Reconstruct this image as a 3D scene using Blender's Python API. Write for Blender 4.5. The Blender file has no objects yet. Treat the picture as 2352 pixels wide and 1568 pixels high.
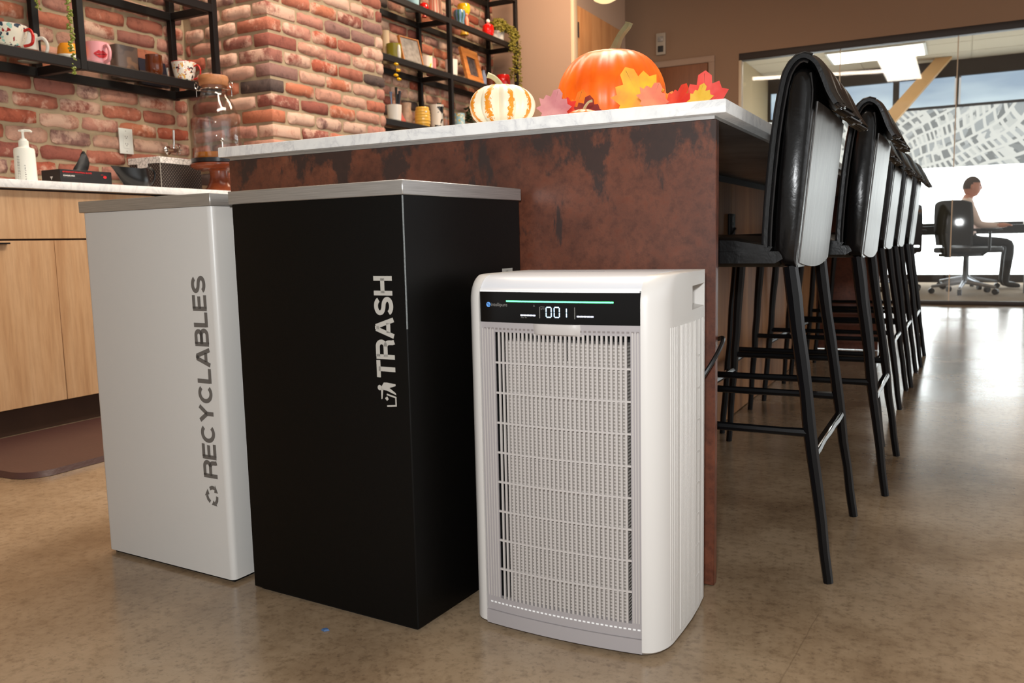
import bpy, bmesh, math, random
from mathutils import Vector, Matrix, Euler
from math import sin, cos, pi, sqrt, atan2
random.seed(7)
SC = bpy.context.scene
COL = SC.collection

# ------------------------------------------------------------------ camera
F_PX, YAW, PITCH, ROLL = 1952.0, -0.4854, 0.1185, -0.0225
fw0 = Vector((sin(YAW), cos(YAW), 0)); rt0 = Vector((cos(YAW), -sin(YAW), 0)); up0 = Vector((0, 0, 1))
fw = fw0*cos(PITCH) - up0*sin(PITCH); upv = up0*cos(PITCH) + fw0*sin(PITCH)
rt = rt0*cos(ROLL) + upv*sin(ROLL); uu = upv*cos(ROLL) - rt0*sin(ROLL)
cam = bpy.data.cameras.new('camera'); camo = bpy.data.objects.new('camera', cam); COL.objects.link(camo)
cam.sensor_width = 36.0; cam.lens = F_PX*36.0/2352.0; cam.clip_start = 0.02; cam.clip_end = 100
M = Matrix(((rt.x, uu.x, -fw.x, 0), (rt.y, uu.y, -fw.y, 0), (rt.z, uu.z, -fw.z, 0.66), (0, 0, 0, 1)))
camo.matrix_world = M
SC.camera = camo
cam.dof.use_dof = True; cam.dof.focus_distance = 1.75; cam.dof.aperture_fstop = 8.0

# ------------------------------------------------------------------ world and lights
W = bpy.data.worlds.new('world'); SC.world = W; W.use_nodes = True
W.node_tree.nodes['Background'].inputs[0].default_value = (1.0, 0.975, 0.945, 1)
W.node_tree.nodes['Background'].inputs[1].default_value = 0.48
def area(name, loc, target, sx, sy, power, color):
    l = bpy.data.lights.new(name, 'AREA'); l.shape = 'RECTANGLE'; l.size = sx; l.size_y = sy
    l.energy = power; l.color = color
    o = bpy.data.objects.new(name, l); COL.objects.link(o); o.location = loc
    d = Vector(target) - Vector(loc); o.rotation_euler = d.to_track_quat('-Z', 'Y').to_euler()
    return o
area('window_daylight', (4.2, 3.0, 1.7), (-1.0, 3.0, 0.9), 5.0, 2.2, 48, (0.93, 0.97, 1.0))
area('ceiling_lamp_island', (-0.9, 2.7, 3.1), (-0.9, 2.7, 0), 0.5, 2.4, 66, (1.0, 0.90, 0.78))
area('ceiling_lamp_kitchen', (-2.35, 2.9, 3.1), (-2.5, 2.9, 0), 0.3, 2.6, 48, (1.0, 0.84, 0.68))
area('ceiling_lamp_shelf', (-2.3, 5.6, 3.1), (-2.9, 5.6, 1.2), 0.3, 0.8, 42, (1.0, 0.76, 0.55))
area('camera_flash', (-0.03, -0.02, 0.80), (-0.95, 1.75, 0.62), 0.09, 0.06, 16.5, (0.96, 0.985, 1.0))
SC.view_settings.view_transform = 'Standard'; SC.view_settings.look = 'None'
SC.view_settings.exposure = 0.33; SC.view_settings.gamma = 1.0; SC.view_settings.use_curve_mapping = False

# ------------------------------------------------------------------ materials
def lin(c):
    c = c/255.0
    return c/12.92 if c <= 0.04045 else ((c+0.055)/1.055)**2.4
def C(r, g, b): return (lin(r), lin(g), lin(b), 1.0)
MATS = {}
def nmat(name):
    m = bpy.data.materials.new(name); m.use_nodes = True
    nt = m.node_tree; b = nt.nodes['Principled BSDF']; MATS[name] = m
    return m, nt, b
def mat(name, col, rough=0.5, metal=0.0, spec=0.5, coat=0.0, emit=None, es=0.0, sheen=0.0, bump=0.0, bscale=80.0, var=0.0, vscale=12.0):
    if name in MATS: return MATS[name]
    m, nt, b = nmat(name)
    b.inputs['Base Color'].default_value = col; b.inputs['Roughness'].default_value = rough
    b.inputs['Metallic'].default_value = metal; b.inputs['Specular IOR Level'].default_value = spec
    b.inputs['Coat Weight'].default_value = coat; b.inputs['Sheen Weight'].default_value = sheen
    if emit: b.inputs['Emission Color'].default_value = emit; b.inputs['Emission Strength'].default_value = es
    if bump or var:
        tc = nt.nodes.new('ShaderNodeTexCoord')
    if bump:
        n = nt.nodes.new('ShaderNodeTexNoise'); n.inputs['Scale'].default_value = bscale; n.inputs['Detail'].default_value = 4
        nt.links.new(tc.outputs['Object'], n.inputs['Vector'])
        bp = nt.nodes.new('ShaderNodeBump'); bp.inputs['Strength'].default_value = bump; bp.inputs['Distance'].default_value = 0.004
        nt.links.new(n.outputs['Fac'], bp.inputs['Height']); nt.links.new(bp.outputs['Normal'], b.inputs['Normal'])
    if var:
        n2 = nt.nodes.new('ShaderNodeTexNoise'); n2.inputs['Scale'].default_value = vscale; n2.inputs['Detail'].default_value = 5
        nt.links.new(tc.outputs['Object'], n2.inputs['Vector'])
        mx = nt.nodes.new('ShaderNodeMix'); mx.data_type = 'RGBA'
        mx.inputs['A'].default_value = tuple(c*(1-var) for c in col[:3]) + (1,)
        mx.inputs['B'].default_value = tuple(min(1, c*(1+var)) for c in col[:3]) + (1,)
        nt.links.new(n2.outputs['Fac'], mx.inputs['Factor']); nt.links.new(mx.outputs['Result'], b.inputs['Base Color'])
    return m
def ramp(nt, stops, interp='LINEAR'):
    r = nt.nodes.new('ShaderNodeValToRGB'); r.color_ramp.interpolation = interp
    e = r.color_ramp.elements
    while len(e) < len(stops): e.new(0.5)
    for i, (p, c) in enumerate(stops): e[i].position = p; e[i].color = c
    return r
def N(nt, t, **kw):
    n = nt.nodes.new(t)
    for k, v in kw.items():
        if k in n.inputs.keys(): n.inputs[k].default_value = v
        else: setattr(n, k, v)
    return n
def mixc(nt, fac, a, b, blend='MIX'):
    m = nt.nodes.new('ShaderNodeMix'); m.data_type = 'RGBA'; m.blend_type = blend
    for s, v in (('Factor', fac), ('A', a), ('B', b)):
        if hasattr(v, 'is_linked') or hasattr(v, 'links'): nt.links.new(v, m.inputs[s])
        else: m.inputs[s].default_value = v
    return m.outputs['Result']
def math_(nt, op, a, b=None, clamp=False):
    m = nt.nodes.new('ShaderNodeMath'); m.operation = op; m.use_clamp = clamp
    for i, v in enumerate((a, b)):
        if v is None: continue
        if hasattr(v, 'links'): nt.links.new(v, m.inputs[i])
        else: m.inputs[i].default_value = v
    return m.outputs[0]
def bumpn(nt, b, h, strength, dist=0.004):
    bp = nt.nodes.new('ShaderNodeBump'); bp.inputs['Strength'].default_value = strength; bp.inputs['Distance'].default_value = dist
    nt.links.new(h, bp.inputs['Height']); nt.links.new(bp.outputs['Normal'], b.inputs['Normal'])
def coords(nt, scale=(1, 1, 1), loc=(0, 0, 0), rot=(0, 0, 0)):
    tc = nt.nodes.new('ShaderNodeTexCoord'); mp = nt.nodes.new('ShaderNodeMapping')
    mp.inputs['Scale'].default_value = scale; mp.inputs['Location'].default_value = loc; mp.inputs['Rotation'].default_value = rot
    nt.links.new(tc.outputs['Object'], mp.inputs['Vector']); return mp.outputs['Vector']

# concrete floor
m, nt, b = nmat('polished_concrete')
v = coords(nt)
n1 = N(nt, 'ShaderNodeTexNoise', Scale=2.2, Detail=9.0, Roughness=0.66); nt.links.new(v, n1.inputs['Vector'])
n2 = N(nt, 'ShaderNodeTexNoise', Scale=48.0, Detail=5.0, Roughness=0.7); nt.links.new(v, n2.inputs['Vector'])
n3 = N(nt, 'ShaderNodeTexNoise', Scale=95.0, Detail=2.0); nt.links.new(v, n3.inputs['Vector'])
r1 = ramp(nt, [(0.30, C(110, 89, 68)), (0.44, C(138, 117, 93)), (0.56, C(155, 134, 109)), (0.72, C(168, 149, 125))]); nt.links.new(n1.outputs['Fac'], r1.inputs[0])
r2 = ramp(nt, [(0.28, C(176, 168, 160)), (0.5, C(245, 243, 240)), (0.75, C(255, 255, 255))]); nt.links.new(n2.outputs['Fac'], r2.inputs[0])
r3 = ramp(nt, [(0.30, C(165, 160, 165)), (0.40, C(255, 255, 255))]); nt.links.new(n3.outputs['Fac'], r3.inputs[0])
c1 = mixc(nt, 0.75, r1.outputs[0], r2.outputs[0], 'MULTIPLY'); c2 = mixc(nt, 0.38, c1, r3.outputs[0], 'MULTIPLY')
# saw-cut crack in the slab
sx = nt.nodes.new('ShaderNodeSeparateXYZ'); nt.links.new(v, sx.inputs[0])
nc = N(nt, 'ShaderNodeTexNoise', Scale=9.0, Detail=3.0); nt.links.new(v, nc.inputs['Vector'])
d = math_(nt, 'ADD', sx.outputs[0], math_(nt, 'MULTIPLY', sx.outputs[1], -0.067)); d = math_(nt, 'ADD', d, 0.297)
d = math_(nt, 'ADD', d, math_(nt, 'MULTIPLY', math_(nt, 'SUBTRACT', nc.outputs['Fac'], 0.5), 0.012)); d = math_(nt, 'ABSOLUTE', d)
ck = math_(nt, 'LESS_THAN', d, 0.0011); yl = math_(nt, 'LESS_THAN', sx.outputs[1], 1.5); ck = math_(nt, 'MULTIPLY', math_(nt, 'MULTIPLY', ck, yl), 0.28)
c3 = mixc(nt, ck, c2, C(70, 55, 40)); nt.links.new(c3, b.inputs['Base Color'])
rr = ramp(nt, [(0.3, (0.15,)*3 + (1,)), (0.7, (0.25,)*3 + (1,))]); nt.links.new(n1.outputs['Fac'], rr.inputs[0]); nt.links.new(rr.outputs[0], b.inputs['Roughness'])
b.inputs['Specular IOR Level'].default_value = 0.6
bumpn(nt, b, n2.outputs['Fac'], 0.03, 0.003)

# bricks
m, nt, b = nmat('old_brick')
oi = nt.nodes.new('ShaderNodeObjectInfo'); tc = nt.nodes.new('ShaderNodeTexCoord')
off = nt.nodes.new('ShaderNodeVectorMath'); off.operation = 'SCALE'; off.inputs[0].default_value = (37.0, 91.0, 53.0); nt.links.new(oi.outputs['Random'], off.inputs['Scale'])
ad = nt.nodes.new('ShaderNodeVectorMath'); ad.operation = 'ADD'; nt.links.new(tc.outputs['Object'], ad.inputs[0]); nt.links.new(off.outputs[0], ad.inputs[1])
V = ad.outputs[0]
base = ramp(nt, [(0.0, C(168, 104, 86)), (0.12, C(150, 90, 78)), (0.24, C(182, 112, 90)), (0.34, C(196, 146, 126)), (0.46, C(158, 104, 92)), (0.56, C(190, 118, 90)), (0.64, C(188, 134, 118)), (0.76, C(148, 112, 104)), (0.86, C(176, 96, 74)), (0.92, C(202, 160, 140)), (0.978, C(92, 78, 74))], 'CONSTANT')
nt.links.new(oi.outputs['Random'], base.inputs[0])
na = N(nt, 'ShaderNodeTexNoise', Scale=26.0, Detail=6.0, Roughness=0.7); nt.links.new(V, na.inputs['Vector'])
nb = N(nt, 'ShaderNodeTexNoise', Scale=9.0, Detail=4.0, Roughness=0.6); nt.links.new(V, nb.inputs['Vector'])
ra = ramp(nt, [(0.28, C(140, 130, 130)), (0.5, C(250, 246, 244)), (0.72, C(255, 240, 232))]); nt.links.new(na.outputs['Fac'], ra.inputs[0])
cb = mixc(nt, 0.6, base.outputs[0], ra.outputs[0], 'MULTIPLY')
fr = math_(nt, 'FRACT', math_(nt, 'MULTIPLY', oi.outputs['Random'], 7.31))
th = math_(nt, 'ADD', math_(nt, 'MULTIPLY', nb.outputs['Fac'], 0.65), math_(nt, 'MULTIPLY', na.outputs['Fac'], 0.35))
th = math_(nt, 'ADD', th, math_(nt, 'MULTIPLY', math_(nt, 'SUBTRACT', fr, 0.5), 0.26))
rs = ramp(nt, [(0.515, (0, 0, 0, 1)), (0.61, (1, 1, 1, 1))]); nt.links.new(th, rs.inputs[0])
cs = mixc(nt, math_(nt, 'MULTIPLY', rs.outputs[0], 0.72), cb, C(222, 186, 164)); nt.links.new(cs, b.inputs['Base Color'])
b.inputs['Roughness'].default_value = 0.85; b.inputs['Specular IOR Level'].default_value = 0.25
bumpn(nt, b, na.outputs['Fac'], 0.7, 0.006)
mat('mortar', C(172, 152, 124), 0.95, spec=0.15, bump=0.8, bscale=45, var=0.22, vscale=14)

# marble
m, nt, b = nmat('white_marble')
v = coords(nt, (1, 1, 1)); n1 = N(nt, 'ShaderNodeTexNoise', Scale=5.5, Detail=9.0, Roughness=0.65, Distortion=1.3); nt.links.new(v, n1.inputs['Vector'])
n2 = N(nt, 'ShaderNodeTexNoise', Scale=30.0, Detail=6.0, Roughness=0.6, Distortion=0.6); nt.links.new(v, n2.inputs['Vector'])
vein = math_(nt, 'ABSOLUTE', math_(nt, 'SUBTRACT', n1.outputs['Fac'], 0.5))
r1 = ramp(nt, [(0.0, C(226, 226, 227)), (0.012, C(240, 240, 239)), (0.05, C(249, 249, 247))]); nt.links.new(vein, r1.inputs[0])
r2 = ramp(nt, [(0.3, C(224, 225, 226)), (0.55, C(255, 255, 253))]); nt.links.new(n2.outputs['Fac'], r2.inputs[0])
c1 = mixc(nt, 0.4, r1.outputs[0], r2.outputs[0], 'MULTIPLY'); nt.links.new(c1, b.inputs['Base Color']); b.inputs['Roughness'].default_value = 0.22
# rust steel
m, nt, b = nmat('rusted_steel')
v = coords(nt); vs = coords(nt, (1.0, 1.0, 0.62), (1.7, 0, 0.4)); vst = coords(nt, (1.0, 1.0, 0.22), (3.1, 0, 0))
n1 = N(nt, 'ShaderNodeTexNoise', Scale=4.2, Detail=8.0, Roughness=0.66); nt.links.new(v, n1.inputs['Vector'])
n2 = N(nt, 'ShaderNodeTexNoise', Scale=60.0, Detail=5.0, Roughness=0.7); nt.links.new(v, n2.inputs['Vector'])
n3 = N(nt, 'ShaderNodeTexNoise', Scale=9.0, Detail=7.0, Roughness=0.64, Distortion=0.15); nt.links.new(vs, n3.inputs['Vector'])
n4 = N(nt, 'ShaderNodeTexNoise', Scale=17.0, Detail=6.0, Roughness=0.62); nt.links.new(vst, n4.inputs['Vector'])
r1 = ramp(nt, [(0.32, C(70, 38, 27)), (0.48, C(96, 54, 38)), (0.60, C(112, 64, 45)), (0.72, C(124, 77, 56))]); nt.links.new(n1.outputs['Fac'], r1.inputs[0])
r2 = ramp(nt, [(0.3, C(170, 160, 155)), (0.55, C(255, 250, 245)), (0.72, C(255, 215, 175))]); nt.links.new(n2.outputs['Fac'], r2.inputs[0])
c1 = mixc(nt, 0.7, r1.outputs[0], r2.outputs[0], 'MULTIPLY')
sx = nt.nodes.new('ShaderNodeSeparateXYZ'); nt.links.new(v, sx.inputs[0])
hz = nt.nodes.new('ShaderNodeMapRange'); hz.inputs['From Min'].default_value = 0.66; hz.inputs['From Max'].default_value = 0.88; hz.inputs['To Min'].default_value = -0.03; hz.inputs['To Max'].default_value = 0.165
nt.links.new(sx.outputs[2], hz.inputs['Value'])
blot = math_(nt, 'ADD', n3.outputs['Fac'], hz.outputs[0]); rb = ramp(nt, [(0.60, (0, 0, 0, 1)), (0.655, (1, 1, 1, 1))]); nt.links.new(blot, rb.inputs[0])
rb2 = ramp(nt, [(0.655, (0, 0, 0, 1)), (0.70, (1, 1, 1, 1))]); nt.links.new(n4.outputs['Fac'], rb2.inputs[0])
msk = math_(nt, 'MAXIMUM', math_(nt, 'MULTIPLY', rb.outputs[0], 0.88), math_(nt, 'MULTIPLY', rb2.outputs[0], 0.85))
c2 = mixc(nt, msk, c1, C(44, 33, 30)); nt.links.new(c2, b.inputs['Base Color'])
b.inputs['Roughness'].default_value = 0.42; b.inputs['Specular IOR Level'].default_value = 0.45; bumpn(nt, b, n2.outputs['Fac'], 0.08, 0.002)
# wood
def wood(name, c0, c1, c2, axis='Z', rough=0.45, freq=1.0):
    m, nt, b = nmat(name)
    s = {'Z': (9, 9, 0.7), 'Y': (9, 0.7, 9), 'X': (0.7, 9, 9)}[axis]
    v = coords(nt, tuple(k*freq for k in s))
    oi = nt.nodes.new('ShaderNodeObjectInfo'); off = nt.nodes.new('ShaderNodeVectorMath'); off.operation = 'SCALE'
    off.inputs[0].default_value = (17.0, 29.0, 11.0); nt.links.new(oi.outputs['Random'], off.inputs['Scale'])
    ad = nt.nodes.new('ShaderNodeVectorMath'); nt.links.new(v, ad.inputs[0]); nt.links.new(off.outputs[0], ad.inputs[1])
    n1 = N(nt, 'ShaderNodeTexNoise', Scale=1.2, Detail=6.0, Roughness=0.6, Distortion=0.4); nt.links.new(ad.outputs[0], n1.inputs['Vector'])
    n2 = N(nt, 'ShaderNodeTexNoise', Scale=8.0, Detail=4.0, Roughness=0.7); nt.links.new(ad.outputs[0], n2.inputs['Vector'])
    r1 = ramp(nt, [(0.3, c0), (0.5, c1), (0.72, c2)]); nt.links.new(n1.outputs['Fac'], r1.inputs[0])
    r2 = ramp(nt, [(0.3, C(215, 205, 195)), (0.6, C(255, 255, 255))]); nt.links.new(n2.outputs['Fac'], r2.inputs[0])
    c = mixc(nt, 0.5, r1.outputs[0], r2.outputs[0], 'MULTIPLY'); nt.links.new(c, b.inputs['Base Color']); b.inputs['Roughness'].default_value = rough
    return m
wood('maple_veneer', C(186, 140, 98), C(206, 164, 122), C(216, 178, 138))
wood('island_wood', C(112, 74, 44), C(142, 98, 62), C(158, 114, 76), 'Z', 0.6); MATS['island_wood'].node_tree.nodes['Principled BSDF'].inputs['Specular IOR Level'].default_value = 0.25
wood('door_wood', C(176, 116, 70), C(196, 138, 88), C(205, 150, 100))
wood('door_wood_red', C(110, 62, 34), C(128, 74, 42), C(138, 84, 50))
wood('frame_wood', C(150, 88, 38), C(190, 118, 56), C(205, 136, 70), 'Y', 0.5, 3.0)
wood('stand_wood', C(96, 42, 22), C(126, 60, 34), C(140, 74, 44), 'X', 0.25, 2.0)
wood('cork_wood', C(160, 104, 64), C(182, 122, 78), C(192, 134, 88), 'X', 0.45, 3.0)
mat('toe_kick', C(72, 48, 36), 0.5, var=0.2); mat('brace_wood', C(225, 180, 125), 0.5, var=0.1)
mat('shelf_steel', C(22, 18, 17), 0.5, spec=0.25); mat('black_gap', C(12, 10, 10), 0.6, spec=0.3)
mat('drywall_warm', C(168, 140, 120), 0.85, spec=0.2, bump=0.05, bscale=200); mat('drywall_taupe', C(150, 120, 97), 0.85, spec=0.2, bump=0.05, bscale=200)
mat('office_paint', C(188, 170, 138), 0.85, spec=0.2); mat('ceiling_paint', C(200, 190, 178), 0.9, spec=0.1)
mat('office_ceiling', C(196, 186, 166), 0.9, spec=0.1); mat('carpet', C(150, 135, 118), 0.95, spec=0.1, bump=0.6, bscale=150, var=0.15, vscale=40)
mat('dark_frame', C(40, 30, 26), 0.5); mat('joint_seal', C(205, 180, 150), 0.4)
mat('bin_white', C(199, 196, 191), 0.35, spec=0.5, bump=0.04, bscale=500); mat('bin_black', C(7, 6, 5), 0.42, spec=0.14, bump=0.05, bscale=500)
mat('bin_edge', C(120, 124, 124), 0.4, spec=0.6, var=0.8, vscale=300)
m, nt, b = nmat('brushed_aluminium'); v = coords(nt, (3, 3, 260)); n1 = N(nt, 'ShaderNodeTexNoise', Scale=4.0, Detail=3.0); nt.links.new(v, n1.inputs['Vector'])
r1 = ramp(nt, [(0.3, C(172, 170, 167)), (0.7, C(198, 196, 193))]); nt.links.new(n1.outputs['Fac'], r1.inputs[0]); nt.links.new(r1.outputs[0], b.inputs['Base Color']); b.inputs['Metallic'].default_value = 0.85; b.inputs['Roughness'].default_value = 0.42
mat('print_grey', C(96, 92, 88), 0.5); mat('print_silver', C(168, 164, 156), 0.45)
mat('purifier_white', C(203, 199, 194), 0.4, spec=0.45); mat('purifier_top', C(203, 204, 208), 0.35, spec=0.5); mat('purifier_grey', C(154, 148, 148), 0.45, spec=0.4)
mat('purifier_slat', C(176, 170, 166), 0.45, spec=0.4); mat('notch_grey', C(120, 112, 110), 0.6); mat('purifier_bright', C(238, 238, 238), 0.4)
mat('display_black', C(7, 6, 6), 0.12, spec=0.28); mat('led_green', C(20, 90, 50), 0.4, emit=(0.12, 1.0, 0.32, 1), es=3.0)
mat('led_white', C(150, 190, 230), 0.4, emit=(0.62, 0.85, 1.0, 1), es=1.3); mat('led_bar', C(190, 200, 255), 0.4, emit=(0.75, 0.8, 1.0, 1), es=2.2); mat('logo_blue', C(95, 150, 215), 0.4, emit=C(80, 130, 200), es=0.25); mat('logo_grey', C(128, 126, 122), 0.4)
m, nt, b = nmat('filter_pleats'); tcv = coords(nt); sx = nt.nodes.new('ShaderNodeSeparateXYZ'); nt.links.new(tcv, sx.inputs[0])
wv = math_(nt, 'SINE', math_(nt, 'MULTIPLY', sx.outputs[2], 1150.0)); r1 = ramp(nt, [(0.0, C(142, 134, 126)), (1.0, C(190, 182, 175))]); nt.links.new(math_(nt, 'ADD', math_(nt, 'MULTIPLY', wv, 0.5), 0.5), r1.inputs[0])
nt.links.new(r1.outputs[0], b.inputs['Base Color']); b.inputs['Roughness'].default_value = 0.9; bumpn(nt, b, wv, 0.5, 0.002)
# leather
def leather(name, col, rough, bs=1.0):
    m, nt, b = nmat(name); v = coords(nt)
    n1 = N(nt, 'ShaderNodeTexNoise', Scale=14.0, Detail=4.0, Roughness=0.5, Distortion=0.8); nt.links.new(v, n1.inputs['Vector'])
    n2 = N(nt, 'ShaderNodeTexNoise', Scale=260.0, Detail=2.0); nt.links.new(v, n2.inputs['Vector'])
    h = math_(nt, 'ADD', n1.outputs['Fac'], math_(nt, 'MULTIPLY', n2.outputs['Fac'], 0.06))
    b.inputs['Base Color'].default_value = col; b.inputs['Roughness'].default_value = rough; b.inputs['Specular IOR Level'].default_value = 0.36
    bumpn(nt, b, h, 0.5*bs, 0.012); return m
leather('black_leather', C(10, 9, 9), 0.27, 0.26)
m, nt, b = nmat('sheen_grey_leather'); v = coords(nt, (30, 30, 1.6)); n1 = N(nt, 'ShaderNodeTexNoise', Scale=3.0, Detail=6.0, Roughness=0.65); nt.links.new(v, n1.inputs['Vector'])
r1 = ramp(nt, [(0.3, C(62, 58, 55)), (0.55, C(90, 85, 81)), (0.75, C(116, 110, 105))]); nt.links.new(n1.outputs['Fac'], r1.inputs[0]); nt.links.new(r1.outputs[0], b.inputs['Base Color'])  # grey tone carries the window reflection on the leather; streaks are grain
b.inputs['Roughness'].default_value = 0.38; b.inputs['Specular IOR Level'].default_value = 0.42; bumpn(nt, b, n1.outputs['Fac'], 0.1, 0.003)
mat('piping', C(26, 24, 24), 0.3); mat('stool_metal', C(13, 13, 15), 0.3, metal=0.2, spec=0.35); mat('chrome', C(210, 206, 200), 0.12, metal=1.0)
mat('office_black', C(22, 22, 24), 0.45); mat('office_metal', C(150, 155, 165), 0.3, metal=0.9)
mat('soap_white', C(232, 232, 222), 0.35); mat('outlet_white', C(228, 230, 224), 0.3); mat('slot_dark', C(40, 36, 34), 0.6)
mat('box_black', C(28, 26, 27), 0.4, var=0.5, vscale=25); mat('box_red', C(200, 26, 32), 0.45); mat('print_white', C(215, 212, 208), 0.5)
mat('nitrile', C(22, 22, 23), 0.5, bump=0.5, bscale=25); mat('black_glaze', C(10, 10, 10), 0.3); mat('tray_black', C(22, 22, 26), 0.3)
mat('amber', C(200, 120, 30), 0.15); mat('mat_brown', C(72, 46, 42), 0.42, bump=0.15, bscale=120, var=0.12)
# dotted storage box and its lid
m, nt, b = nmat('dotted_card'); v = coords(nt, (1, 1, 1)); vo = N(nt, 'ShaderNodeTexVoronoi', Scale=62.0, Randomness=0.0, voronoi_dimensions='2D'); sp_ = nt.nodes.new('ShaderNodeSeparateXYZ'); nt.links.new(v, sp_.inputs[0]); cb_ = nt.nodes.new('ShaderNodeCombineXYZ'); xy_ = math_(nt, 'ADD', sp_.outputs[0], sp_.outputs[1]); nt.links.new(math_(nt, 'ADD', xy_, sp_.outputs[2]), cb_.inputs[0]); nt.links.new(math_(nt, 'SUBTRACT', xy_, sp_.outputs[2]), cb_.inputs[1]); nt.links.new(cb_.outputs[0], vo.inputs['Vector'])
r1 = ramp(nt, [(0.22, C(112, 104, 96)), (0.34, C(32, 22, 19))]); nt.links.new(vo.outputs['Distance'], r1.inputs[0]); nt.links.new(r1.outputs[0], b.inputs['Base Color']); b.inputs['Roughness'].default_value = 0.55
m, nt, b = nmat('crackle_paper'); v = coords(nt); vo = N(nt, 'ShaderNodeTexVoronoi', Scale=55.0, feature='DISTANCE_TO_EDGE'); nt.links.new(v, vo.inputs['Vector'])
r1 = ramp(nt, [(0.02, C(166, 160, 155)), (0.07, C(236, 230, 224))]); nt.links.new(vo.outputs['Distance'], r1.inputs[0]); nt.links.new(r1.outputs[0], b.inputs['Base Color']); b.inputs['Roughness'].default_value = 0.6
# glass (thin): clear with a fresnel sheen
def thin_glass(name, tint=(1, 1, 1, 1), refl=1.0, rough=0.02):
    m = bpy.data.materials.new(name); m.use_nodes = True; nt = m.node_tree; MATS[name] = m
    nt.nodes.remove(nt.nodes['Principled BSDF']); out = nt.nodes['Material Output']
    t = N(nt, 'ShaderNodeBsdfTransparent'); t.inputs['Color'].default_value = tint
    g = N(nt, 'ShaderNodeBsdfGlossy'); g.inputs['Roughness'].default_value = rough
    lw = N(nt, 'ShaderNodeLayerWeight', Blend=0.5); p4 = math_(nt, 'POWER', lw.outputs['Facing'], 3.5)
    f = math_(nt, 'ADD', math_(nt, 'MULTIPLY', p4, 0.55*refl), 0.045*refl, True)
    mx = nt.nodes.new('ShaderNodeMixShader'); nt.links.new(f, mx.inputs[0]); nt.links.new(t.outputs[0], mx.inputs[1]); nt.links.new(g.outputs[0], mx.inputs[2])
    nt.links.new(mx.outputs[0], out.inputs['Surface']); return m
thin_glass('pane_glass', (0.97, 0.98, 0.97, 1), 0.9); thin_glass('shelf_glass', (0.90, 0.93, 0.915, 1), 0.8); thin_glass('jar_glass', (0.955, 0.95, 0.94, 1), 1.0)
# daylight panes of the office facade
def glow(name, col, s):
    m, nt, b = nmat(name); b.inputs['Base Color'].default_value = (0.2, 0.2, 0.2, 1); b.inputs['Emission Color'].default_value = col; b.inputs['Emission Strength'].default_value = s; b.inputs['Roughness'].default_value = 0.3; return m, nt, b
glow('daylight_white', (0.93, 0.98, 1.0, 1), 5.5)
m, nt, b = glow('daylight_sky', (0.42, 0.55, 0.66, 1), 0.8); v = coords(nt, (0.5, 1, 2.2)); n1 = N(nt, 'ShaderNodeTexNoise', Scale=1.5, Detail=3.0); nt.links.new(v, n1.inputs['Vector'])
r1 = ramp(nt, [(0.35, C(152, 176, 200)), (0.6, C(200, 220, 232)), (0.75, C(228, 240, 244))]); nt.links.new(n1.outputs['Fac'], r1.inputs[0]); nt.links.new(r1.outputs[0], b.inputs['Emission Color'])
m, nt, b = glow('map_film', (0.8, 0.82, 0.8, 1), 0.72); v = coords(nt, (1, 0, 1), (0, 0, 0), (0, 0.5, 0))
nd = N(nt, 'ShaderNodeTexNoise', Scale=0.8, Detail=1.0); nt.links.new(v, nd.inputs['Vector'])
va = nt.nodes.new('ShaderNodeVectorMath'); va.operation = 'MULTIPLY_ADD'; va.inputs[1].default_value = (0.7, 0.0, 0.7); nt.links.new(nd.outputs['Color'], va.inputs[0]); nt.links.new(v, va.inputs[2])
swp = nt.nodes.new('ShaderNodeSeparateXYZ'); nt.links.new(va.outputs[0], swp.inputs[0]); cmb = nt.nodes.new('ShaderNodeCombineXYZ'); nt.links.new(swp.outputs[0], cmb.inputs[0]); nt.links.new(swp.outputs[2], cmb.inputs[1])
bk = nt.nodes.new('ShaderNodeTexBrick'); bk.inputs['Scale'].default_value = 3.0; bk.inputs['Mortar Size'].default_value = 0.05; bk.inputs['Mortar Smooth'].default_value = 0.0; bk.inputs['Color1'].default_value = (0, 0, 0, 1); bk.inputs['Color2'].default_value = (1, 1, 1, 1); bk.inputs['Mortar'].default_value = (0.5, 0.5, 0.5, 1); bk.inputs['Brick Width'].default_value = 0.36; bk.inputs['Row Height'].default_value = 0.42; bk.offset = 0.37; bk.squash = 0.55; bk.squash_frequency = 3
nt.links.new(cmb.outputs[0], bk.inputs['Vector'])
vo = N(nt, 'ShaderNodeTexVoronoi', Scale=9.0, Randomness=1.0, distance='CHEBYCHEV'); nt.links.new(cmb.outputs[0], vo.inputs['Vector'])
sv = nt.nodes.new('ShaderNodeSeparateColor'); nt.links.new(vo.outputs['Color'], sv.inputs[0])
rv = ramp(nt, [(0.0, C(120, 128, 132)), (0.24, C(168, 176, 180)), (0.44, C(214, 218, 215)), (0.58, C(140, 147, 150)), (0.74, C(190, 196, 198)), (0.86, C(232, 234, 230))], 'CONSTANT'); nt.links.new(sv.outputs[0], rv.inputs[0])
cm = mixc(nt, bk.outputs['Fac'], rv.outputs[0], C(236, 238, 233)); nt.links.new(cm, b.inputs['Emission Color'])
glow('office_lamp', (1.0, 0.93, 0.80, 1), 3.2); glow('pendant_glow', (1.0, 0.72, 0.35, 1), 1.0)
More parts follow.
